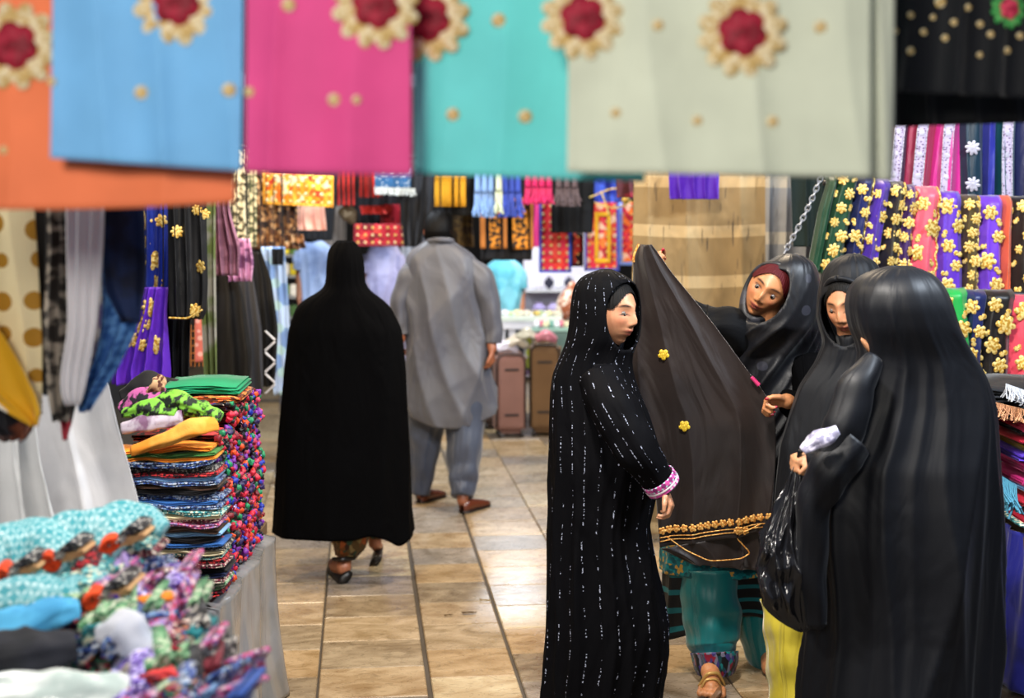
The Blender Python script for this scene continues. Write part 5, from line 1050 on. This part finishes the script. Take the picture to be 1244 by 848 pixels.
# ------------------------------------------------------------------ background hangings
BG = 'embroidered panels hanging at the back'
def emb(label, x0, y0, x1, y1, d_, pal, border=None, sc=30, bands=None, dots=0, tilt=0, grp=BG, name='embroidered_cloth', b_=3):
    s = Sheet([(y0, x0, x1), (y1, x0, x1)], d_, A=.008, n=2, ph=x0*.1, nu=24, nv=24, tt=tilt, tb=tilt); o = s.build(name, fab('#555555', None, 'pal', sc, pal=pal, rough=.6)); tag(o, label, 'panel', grp)
    def strip(u0, v0, u1, v1, m, nm):
        g = np.array([[list(s.at(u0+(u1-u0)*a, v0+(v1-v0)*b)[0]+Vector((0, -.012, 0))) for a in np.linspace(0, 1, 8)] for b in np.linspace(0, 1, 8)]); U, V = np.meshgrid(np.linspace(0, .3, 8), np.linspace(0, .3, 8)); link(nm, grid_mesh(nm, g, np.stack([U, V], -1), thick=.004), m, o)
    for u in (.1, .9): cord(o, s.at(u, 0)[0])
    if border:
        m = fab(border, rough=.6); bu, bv = b_/(x1-x0), b_/(y1-y0)
        for r_ in ((0, 0, bu, 1), (1-bu, 0, 1, 1), (0, 1-bv, 1, 1)): strip(*r_, m, 'border')
    for (u0, v0, u1, v1, c) in bands or (): strip(u0, v0, u1, v1, fab(c, rough=.6), 'band')
    q = random.Random(int(x0)); nx = max(1, int((x1-x0)/9)); ny = max(1, int((y1-y0)/9))
    for i in range(nx if dots else 0):
        for j in range(ny):
            put(FDOT, CREAM if (i+j) % 2 else GOLD, s, o, (i+.5)/nx, (j+.5)/ny, 'mirror_disc', 0, .006, 1.1*dots)
    return o, s
OR1 = ['#f08a1a', '#f8b030', '#c23a1a', '#f0c8a0', '#e86a1a', '#f09a28']; RD = ['#a01426', '#b81e2e', '#6e0c1a', '#c83a30', '#a01426']; RO_ = ['#e04028', '#f07a30', '#d82a40', '#f0c0a0', '#b01a30']
emb('bright orange embroidered panel at upper left of the back row', 320, 211, 405, 250, 9.3, OR1, '#f7a82a', 26, dots=1.2, tilt=2)
cl('brown sequined scarf bunched below the orange panel', [(205, 304, 330), (250, 306, 362), (275, 308, 362), (303, 306, 364)], 9.5, fab('#4a2e1a', None, 'pal', 40, pal=['#4a2e1a', '#8a5a2c', '#2a180e', '#b88a58', '#5a3418']), A=.03, n=5)
cl('second brown sequined scarf right beside the first', [(285, 340, 368), (302, 342, 372)], 9.45, fab('#4a2e1a', None, 'pal', 36, pal=['#6a4020', '#a86a34', '#3a2010', '#d0a878']), A=.03, n=4)
cl('peach satin cloth hanging under the orange panel', [(248, 360, 394), (280, 362, 397)], 9.6, fab('#eab49c', '#d89a84', 'blotch', 4), A=.02, n=3)
cl('black cloth under the peach satin cloth', [(205, 372, 412), (292, 364, 404)], 9.9, fab('#151518'), A=.02, n=3)
for i, (x0, x1, y1) in enumerate(((408, 432, 250), (434, 447, 240), (447, 464, 240))):
    o, s = cl('red pleated cloth, '+('leftmost', 'middle', 'rightmost')[i]+' of three beside the orange panel', [(195, x0, x1), (y1, x0+1, x1)], 10.2, fab('#c42a20', '#3a1014', 'stripe', 9), grp='red pleated cloths at the back', A=.02, n=4)
tag(tube('cap', fab('#6a5a44', rough=.8, coords='Object'), [P(416, 252, 10.3), P(425, 262, 10.3), P(430, 271, 10.3)], [.05, .06, .02], n=20), 'olive brown cloth cap hanging below the red pleats', 'cap')
cl('dark cloth sagging behind the red pleats', [(195, 440, 505), (252, 432, 500), (275, 436, 500)], 10.6, fab('#17151a'), A=.03, n=4)
cl('red sash draped across the dark cloth', [(250, 437, 468), (260, 440, 470)], 10.3, fab('#d83a34'), A=.02, n=2)
emb('deep red panel partly hidden above the walking veil', 462, 248, 486, 274, 10.4, RD, None, 22)
emb('deep red mirror work panel above the walking veil', 430, 272, 494, 299, 10.1, RD, '#7a1020', 22, dots=.9)
cl('charcoal cloth hanging above the bareheaded man', [(195, 484, 530), (250, 486, 526), (300, 492, 512)], 9.9, fab('#1d1e22'), A=.03, n=3)
o, s = cl('blue beaded cloth with white fringe at the back', [(205, 455, 500), (228, 456, 499)], 9.8, fab('#1f4a70', '#8f9aa4', 'dots', 40, thr=.45), A=.01, n=2); fringe('fringe', fab('#a8aaa4'), P(455, 227, 9.8), P(505, 229, 9.8), .05, 60, o, .004, .02, 1)
o, s = cl('black cloth carrying upright yellow strips behind the man', [(195, 522, 572), (262, 522, 574)], 10.2, fab('#111214'), A=.008, n=2)
for x0, x1 in ((528, 534), (536, 549), (552, 557), (559, 566)):
    g = Sheet([(212, x0, x1), (251, x0, x1)], 10.12, A=.002, n=1, nu=6, nv=20); g.build('yellow_strip', fab('#eea81c', '#2a1c08', 'stripe', 14, ang=PI/2, thr=.86), o)
cl('brown printed cloth below the yellow strips', [(254, 550, 574), (300, 552, 576)], 10.5, fab('#5a4420', '#2a1c10', 'blotch', 20), A=.02, n=2)
def tassels(label, x0, x1, y0, y1, d_, col, n, k, thick=.0045):
    t = empty('tassel_bunch', P((x0+x1)/2, y1, d_), label, 'tassel', 'tassel bunches hanging at the back')
    for i in range(k):
        xa = x0+(x1-x0)*i/k; xb = x0+(x1-x0)*(i+.82)/k; ym = y0+(y1-y0)*.45
        tube('cord', fab(col), [P((xa+xb)/2, y0-14, d_), P((xa+xb)/2, ym, d_)], [.018, .022], t, n=10, seg=8, wr=.1, seed=i)
        if i == 0: cord(t, P((xa+xb)/2, y0-12, d_))
        fringe('fringe', fab(col, rough=.5), P(xa, ym, d_), P(xb, ym, d_), (y1-ym)*d_/F, n, t, thick, .03, i+int(x0))
tassels('pale blue tassels left of the royal blue ones', 577, 602, 212, 262, 9.6, '#7a9ac8', 22, 3)
tassels('royal blue tassels between the pale blue and pink ones', 610, 634, 212, 262, 9.6, '#3a50b0', 22, 3)
tassels('cream tassels hanging among the royal blue ones', 602, 612, 212, 258, 9.55, '#c8d0b0', 16, 1)
tassels('crimson pink tassels right of the royal blue ones', 638, 672, 212, 247, 9.6, '#c41f5a', 26, 4)
tassels('dull grey brown tassels right of the pink ones', 675, 704, 212, 249, 9.6, '#5a4a4c', 20, 3)
o, s = cl('black cloth with orange scroll embroidered bands above the cyan shirt', [(205, 582, 650), (262, 582, 649), (316, 585, 646)], 10.0, fab('#131214'), A=.012, n=2)
SCM = fab('#d8841e', '#1a120c', 'blotch', 34, rough=.6, thr=.5)
for x0, x1, y1_ in ((583, 590, 302), (594, 608, 302), (611, 616, 302), (622, 642, 303), (644, 648, 303)):
    Sheet([(240, x0, x1), (y1_, x0+1, x1)], 9.93, A=.003, n=1, nu=8, nv=20).build('scroll_band', SCM if x1-x0 > 8 else fab('#b06a2a'), o)
cl('narrow hot pink cloth left of the red mirror panel', [(238, 646, 656), (300, 647, 655)], 10.6, fab('#e8489a'), A=.01, n=1)
emb('red mirror work panel with a blue border at the back', 655, 246, 694, 331, 10.5, RO_[2:3]+['#e03a28', '#d82a34', '#c02030'], '#3448b0', 20, dots=1.1, bands=((.42, .2, .58, .85, '#f04a3a'),))
emb('narrow red and black panel right of the red mirror work one', 694, 283, 709, 324, 10.7, ['#a82a24', '#1a1214', '#d8502a'], '#2a1218', 20, dots=.8)
cl('black cloth folded over in front of the red panels', [(205, 672, 722), (250, 670, 722), (283, 670, 720)], 10.2, fab('#0c0c0e'), A=.015, n=3)
emb('orange panel with a yellow framed centre and mirror discs', 710, 246, 752, 329, 10.6, RO_, '#4a5ab8', 22, dots=.9, bands=((.30, .18, .40, .84, '#f4b820'), (.66, .18, .76, .84, '#f4b820'), (.30, .14, .76, .20, '#f4b820'), (.30, .82, .76, .88, '#f4b820')))
cl('royal blue cloth hung behind the gold wire', [(205, 722, 768), (250, 722, 766)], 10.8, fab('#2a3aa8', '#4a6ad8', 'blotch', 6), A=.02, n=3)
emb('orange red panel with a pale blue border left of the tall cloth', 752, 246, 782, 322, 10.7, RO_, '#7a98e0', 20, dots=.8, b_=4)
emb('orange tie dyed panel beside the beige shawl', 779, 238, 798, 308, 10.5, ['#f09a3a', '#e8602a', '#f8c070', '#d83a28'], '#d8442a', 16)
cl('dark red gold edged cloth above the beige shawl', [(200, 748, 824), (240, 750, 822)], 8.2, fab('#6a1020', '#3a0c14', 'blotch', 8), A=.015, n=4)
cl('violet satin cloth with gold trim above the beige shawl', [(195, 812, 874), (242, 814, 873)], 7.4, fab('#4a1f9c', rough=.35), A=.012, n=4)
for i, (a, b_, c) in enumerate((((716, 240), (745, 228), (772, 236)), ((722, 246), (748, 254), (768, 244)), ((730, 232), (736, 248), (740, 262)))):
    tag(tube('gold_wire', GOLD, [P(*a, 10.0), P(*b_, 10.0), P(*c, 10.0)], [.006]*3, n=6), 'looped gold wire trim before the royal blue cloth, '+('upper', 'lower', 'upright')[i]+' loop', 'trim', 'gold wire loops')
for o in [q for q in bpy.data.objects if q.name.startswith('gold_wire')]: cord(o, wloc(o)+Vector((0, 0, .01)))
for i, (x, y) in enumerate(((757, 232), (760, 242), (766, 228))): o = place(KN[i], GOLD, P(x, y, 9.9), (0, 0, 0), 'gold_bead', scale=(2.2,)*3); cord(o, P(x, y, 9.9)); tag(o, 'gold bead cluster by the gold wire, '+('left', 'lower', 'right')[i]+' one', 'bead', 'gold beads')
for (x0, x1, d_) in ((300, 520, 10.0), (510, 800, 10.0)): tag(tube('clothes_rail', rk, [P(x0, 190, d_), P(x1, 190, d_)], [.014, .014]), f'high back rail {"left" if x0 == 300 else "right"} of the bareheaded man', 'rail')

# background people
def bgman(label, x, d_, H, yc, skin, rows, shirt, trous, yaw=180, hair='#0a0808'):
    r = person(label, (P(x, 0, d_).x, d_, 0)); C = P(x, yc, d_); b = Body(); Rr = RM(yaw); b.head(C, Rr); ch_ = torso(b, C.x, d_, H, C, yaw)
    sp = []
    for k in (-1, 1):
        xs = rows[2][1] if k < 0 else rows[2][2]; ya = rows[2][0]; e = P(xs+(-k)*3, ya+32, d_); w_ = P(xs-k*2, ya+60, d_-.05); b.chain([ch_, P(xs-k*5, ya+6, d_), e, w_], [.05, .045, .038, .028]); b.hand(w_, Vector((0, -.1, -1)), Vector((-k, 0, 0)), Vector((0, -1, 0)), (35, 35, 35, 35)); sp.append((k, P(xs-k*6, ya+4, d_), P(xs-k*3, ya+26, d_)))
    b.build(r, skin, .009); hair_cap(r, C, Rr, hair, 1.0, .06, -.05, grow=1.04)
    pts, uv = loft(rows, d_, folds=((6, 1, 1), (9, -1, .6)), amp=[(rows[0][0], .002), (rows[2][0], .012), (rows[-1][0], .018)], nt=80, dz=.02); loft_obj('shirt', shirt, r, pts, uv)
    for k, a, e in sp: tube('sleeve', shirt, [a, (a+e)/2, e], [.06, .07, .06], r, n=18, seg=16, wr=.06, seed=k)
    for k in (-1, 1): tube('trouser_leg', trous, [Vector((C.x+k*.08, d_, H*.52)), Vector((C.x+k*.09, d_, H*.25)), Vector((C.x+k*.09, d_, .06))], [.11, .09, .075], r, n=18, seg=20, wr=.06, seed=k)
bgman('person in a pale blue shirt with back turned, left of the walking veil', 380, 10.8, 1.66, 282, '#8a5a40', [(292, 372, 390), (296, 366, 396), (302, 362, 404), (330, 364, 402), (360, 364, 402), (385, 362, 403)], fab('#9db0d4', '#8498c0', 'blotch', 4), fab('#3a3e4a'), 172)
bgman('person in a lilac grey tunic just right of the walking veil', 466, 10.6, 1.62, 286, '#8a5a40', [(295, 455, 478), (299, 450, 482), (306, 446, 487), (340, 446, 488), (380, 444, 490), (420, 444, 492)], fab('#a8a8cc', '#8e8eb4', 'blotch', 4), fab('#8a8aa8'), 175)
bgman('person in a cyan shirt standing behind the white counter', 612, 12.6, 1.66, 302, '#a87052', [(316, 602, 622), (319, 596, 630), (325, 589, 636), (345, 590, 636), (370, 592, 635), (378, 594, 634)], fab('#7cc8dc', '#5cb0c8', 'blotch', 4), fab('#20242c'), 10)

# counters, goods, suitcases
WH = plain('#c8c8cc', .4)
ct = empty('display_counter', (P(640, 0, 11.7).x, 11.7, 0), 'white legged display counter with a pale glass top', 'counter')
zt = P(0, 386, 11.6).z
box('counter_top', plain('#c9d4c8', .12), (P(640, 0, 11.7).x, 11.75, zt), (.56, .6, .04), ct); box('apron', WH, (P(640, 0, 11.7).x, 11.47, zt-.05), (.54, .03, .06), ct, bev=0)
for x in (610, 622, 668): box('leg', WH, P(x, 400, 11.5)*1 if False else (P(x, 0, 11.5).x, 11.5, zt/2-.01), (.05, .05, zt-.02), ct, bev=.003)
box('lower_shelf', plain('#7a5a7a', .6), (P(640, 0, 11.7).x, 11.75, .45), (.5, .5, .03), ct, bev=0)
c2 = empty('glass_counter', (P(672, 0, 11.2).x, 11.2, 0), 'low greenish glass counter heaped with pale packets', 'counter')
z2 = P(0, 404, 11.1).z; box('glass_top', fab('#9fc8bc', rough=.1, sheen=0, spec=.8, bump=0, coords='Object'), (P(674, 0, 11.3).x, 11.5, z2), (.36, .32, .03), c2); box('body', plain('#6a8a84', .3), (P(676, 0, 11.3).x, 11.5, z2/2-.01), (.30, .28, z2-.02), c2)
sh = empty('back_shelf', (P(690, 0, 14.5).x, 14.5, 0), 'white lit shelf unit behind the counters', 'shelf')
box('back_panel', plain('#d0ccd8', .7), (P(690, 0, 14.6).x, 14.7, .9), (.9, .03, 1.7), sh, bev=0)
for y in (352, 380, 405): box('shelf_board', WH, (P(690, 0, 14.5).x, 14.5, P(0, y, 14.5).z), (.88, .35, .025), sh, bev=0)
its2 = []
q = random.Random(5)
for y, cols in ((352, ['#e4e0ea', '#2a2a3a', '#e8e8ee', '#3a3a4a', '#e4e0ea', '#c8c8d8']), (380, ['#a89ccc', '#b8acd8', '#a89ccc', '#c8bce0']), (405, ['#d8c840', '#8a9a3a', '#c8a840', '#7a8a4a', '#d0d0a0'])):
    for i, c in enumerate(cols):
        x = P(655+i*(72/len(cols)), 0, 14.4).x; h = .12 if y == 352 else .09; z0 = P(0, y, 14.5).z+.014
        o = box('towel_roll' if y == 380 else 'packet', fab(c, coords='Object', crease=0), (x, 14.42, z0+h/2), (.10 if y != 380 else .13, .16, h), bev=.03, seg=3)
        tag(o, {352: 'small jar like packet on the top back shelf, '+ORD[i]+' from the left', 380: 'rolled lilac towel on the middle back shelf, '+ORD[i]+' from the left', 405: 'yellow green packet on the lowest back shelf, '+ORD[i]+' from the left'}[y].replace('topmost', 'first'), 'towel' if y == 380 else 'packet', f'goods on the back shelf {"top" if y == 352 else "middle" if y == 380 else "low"}')
for i in range(9):
    x = 612+i*7.5+q.uniform(-2, 2); o = box('packet', fab(q.choice(['#e8e0b0', '#d8d0c0', '#e8e8f0', '#c8b060', '#b8c8a0']), coords='Object', crease=0), (P(x, 0, 11.7).x, 11.6+q.uniform(-.06, .1), zt+.04), (.045, .08, .035), bev=.01, rot=q.uniform(-.6, .6)); tag(o, 'pale packet lying on the white legged counter, '+ORD[i].replace('topmost', 'first')+' from the left', 'packet', 'packets on the white counter')
for i in range(7):
    x = 652+i*6; o = box('packet', fab(['#e8e8ee', '#e06a90', '#e8e0c0', '#7ab0a8'][i % 4], coords='Object', crease=0), (P(x, 0, 11.35).x, 11.42+.03*(i % 2), z2+.04), (.05, .08, .045), bev=.012, rot=q.uniform(-.7, .7)); tag(o, 'small packet heaped on the glass counter, '+ORD[i].replace('topmost', 'first')+' from the left', 'packet', 'packets on the glass counter')
for i, (x, y) in enumerate(((640, 392), (648, 400), (637, 405))): 
    o = box('box', fab('#a8b03a', coords='Object', crease=0), (P(x, 0, 11.7).x, 11.68, .51+.09*i), (.12, .14, .08), bev=.015); tag(o, 'olive yellow box under the white legged counter, '+('lowest', 'middle', 'upper')[i]+' of three', 'box', 'olive boxes under the counter')
tag(tube('fur_bundle', fab('#8a4a2c', '#d8c8b8', 'blotch', 14, coords='Object'), [P(683, 396, 11.9), P(688, 372, 11.9), P(700, 350, 12)], [.07, .09, .08], n=20, seg=20, wr=.2, seed=3), 'brown and white furry bundle beside the glittering veil', 'bundle')
def suitcase(label, x0, x1, y0, y1, d_, col, rot):
    sx = (x1-x0)*d_/F; sz = (y1-y0)*d_/F; c = P((x0+x1)/2, 0, d_); t = empty('suitcase', (c.x, d_, 0), label, 'suitcase', 'upright suitcases'); z0 = .03
    m = fab(col, rough=.5, sheen=.1, coords='Object'); dkm = plain('#191518', .5)
    box('shell', m, (c.x, d_, z0+sz/2), (sx, .24, sz), t, bev=.035, rot=rot, seg=4); R_ = Matrix.Rotation(rot, 3, 'Z')
    at = lambda a, b, z: Vector((c.x, d_, 0))+R_@Vector((a, b, 0))+Vector((0, 0, z))
    box('front_pocket', m, at(0, -.125, z0+sz*.5), (sx*.8, .03, sz*.86), t, bev=.012, rot=rot)
    for k, zz in enumerate((.80, .24)): box('pocket_zip', dkm, at(.0, -.143, z0+sz*zz), (sx*.45, .008, .016), t, bev=0, rot=rot)
    tube('zip_edge', dkm, [at(-sx*.46, -.10, z0+.05), at(-sx*.46, -.10, z0+sz-.06), at(-sx*.3, -.10, z0+sz-.01), at(sx*.3, -.10, z0+sz-.01), at(sx*.46, -.10, z0+sz-.06), at(sx*.46, -.10, z0+.05)], [.007]*6, t, n=8, seg=50)
    tube('top_handle', dkm, [at(-.05, -.02, z0+sz-.005), at(-.04, -.02, z0+sz+.03), at(.04, -.02, z0+sz+.03), at(.05, -.02, z0+sz-.005)], [.009]*4, t, n=8)
    for a in (-1, 1):
        for b_ in (-1, 1):
            bm = bmesh.new(); x = bmesh.ops.create_cone(bm, cap_ends=True, segments=16, radius1=.026, radius2=.026, depth=.02); bmesh.ops.transform(bm, matrix=Matrix.Translation(at(a*sx*.36, b_*.085, .027))@Matrix.Rotation(PI/2, 4, 'Y'), verts=x['verts']); bm_obj('wheel', bm, dkm, t)
suitcase('dusty pink upright suitcase beside the man in grey', 600, 638, 429, 526, 11.2, '#8a655c', .12)
suitcase('tan brown upright suitcase right of the dusty pink one', 643, 682, 419, 526, 11.25, '#6e5234', -.05)
suitcase('dark brown upright suitcase behind the dusty pink one', 586, 622, 424, 515, 11.6, '#3f2f2a', .0)
for i, (x, y, c) in enumerate(((616, 424, '#d8d4e4'), (640, 410, '#b8b8a8'), (628, 418, '#c8c0b0'), (663, 412, '#c07888'))):
    tag(tube('crumpled_bag', fab(c, rough=.3, spec=.7, coords='Object'), [P(x-12, y, 11.15), P(x, y-6, 11.15), P(x+12, y+1, 11.2)], [.03, .05, .03], n=16, seg=16, wr=.3, seed=i, flat=.7), ['white crumpled wrap on the dusty pink suitcase', 'pale olive crumpled wrap on the tan suitcase', 'beige crumpled wrap between two suitcases', 'pinkish crumpled wrap on the tan suitcase right end'][i], 'wrap', 'crumpled wraps over the suitcases')
# shelf of yellow goods behind the blue checked cloth
sy = empty('goods_rack', (P(356, 0, 12.5).x, 12.5, 0), 'narrow goods rack of yellow and green packets at left back', 'rack')
for x in (342, 372): box('post', plain('#4a4a4e', .5), (P(x, 0, 12.5).x, 12.5, .9), (.03, .03, 1.8), sy, bev=0)
for i, y in enumerate((300, 325, 350, 375, 400)):
    z0 = P(0, y+10, 12.5).z; box('rack_shelf', plain('#8a8a88', .5), (P(357, 0, 12.5).x, 12.5, z0), (.24, .3, .02), sy, bev=0)
    for j in range(3): o = box('packet', fab([['#e0c830', '#5a7a30', '#e8d860'], ['#d8d0c0', '#c8b020', '#2a2a2a'], ['#7a9a3a', '#e8e0d0', '#c83a3a'], ['#e8e4d8', '#4a6a3a', '#d8b030'], ['#b83a4a', '#e0d8c8', '#5a4a3a']][i][j], coords='Object', crease=0), (P(347+j*10, 0, 12.4).x, 12.42, z0+.06), (.06, .1, .10), bev=.01); tag(o, f'small packet on the left back rack, shelf {("one", "two", "three", "four", "five")[i]} down, {("left", "middle", "right")[j]}', 'packet', 'packets on the left back rack')
cl('dark blue curtain hanging behind the cyan shirt', [(200, 622, 650), (400, 622, 650)], 15.5, fab('#3f6080', '#26384a', 'stripe', 2), A=.02, n=3)
cl('pale grey curtain at the far back left', [(220, 395, 420), (420, 395, 420)], 14.5, fab('#8e8a88', '#6a6460', 'blotch', 3), A=.03, n=4)
cl('grey hanging cloth at the far back beside the man', [(262, 488, 520), (400, 488, 518)], 14.0, fab('#9aa0ac', '#5a5e6a', 'blotch', 5), A=.03, n=4)
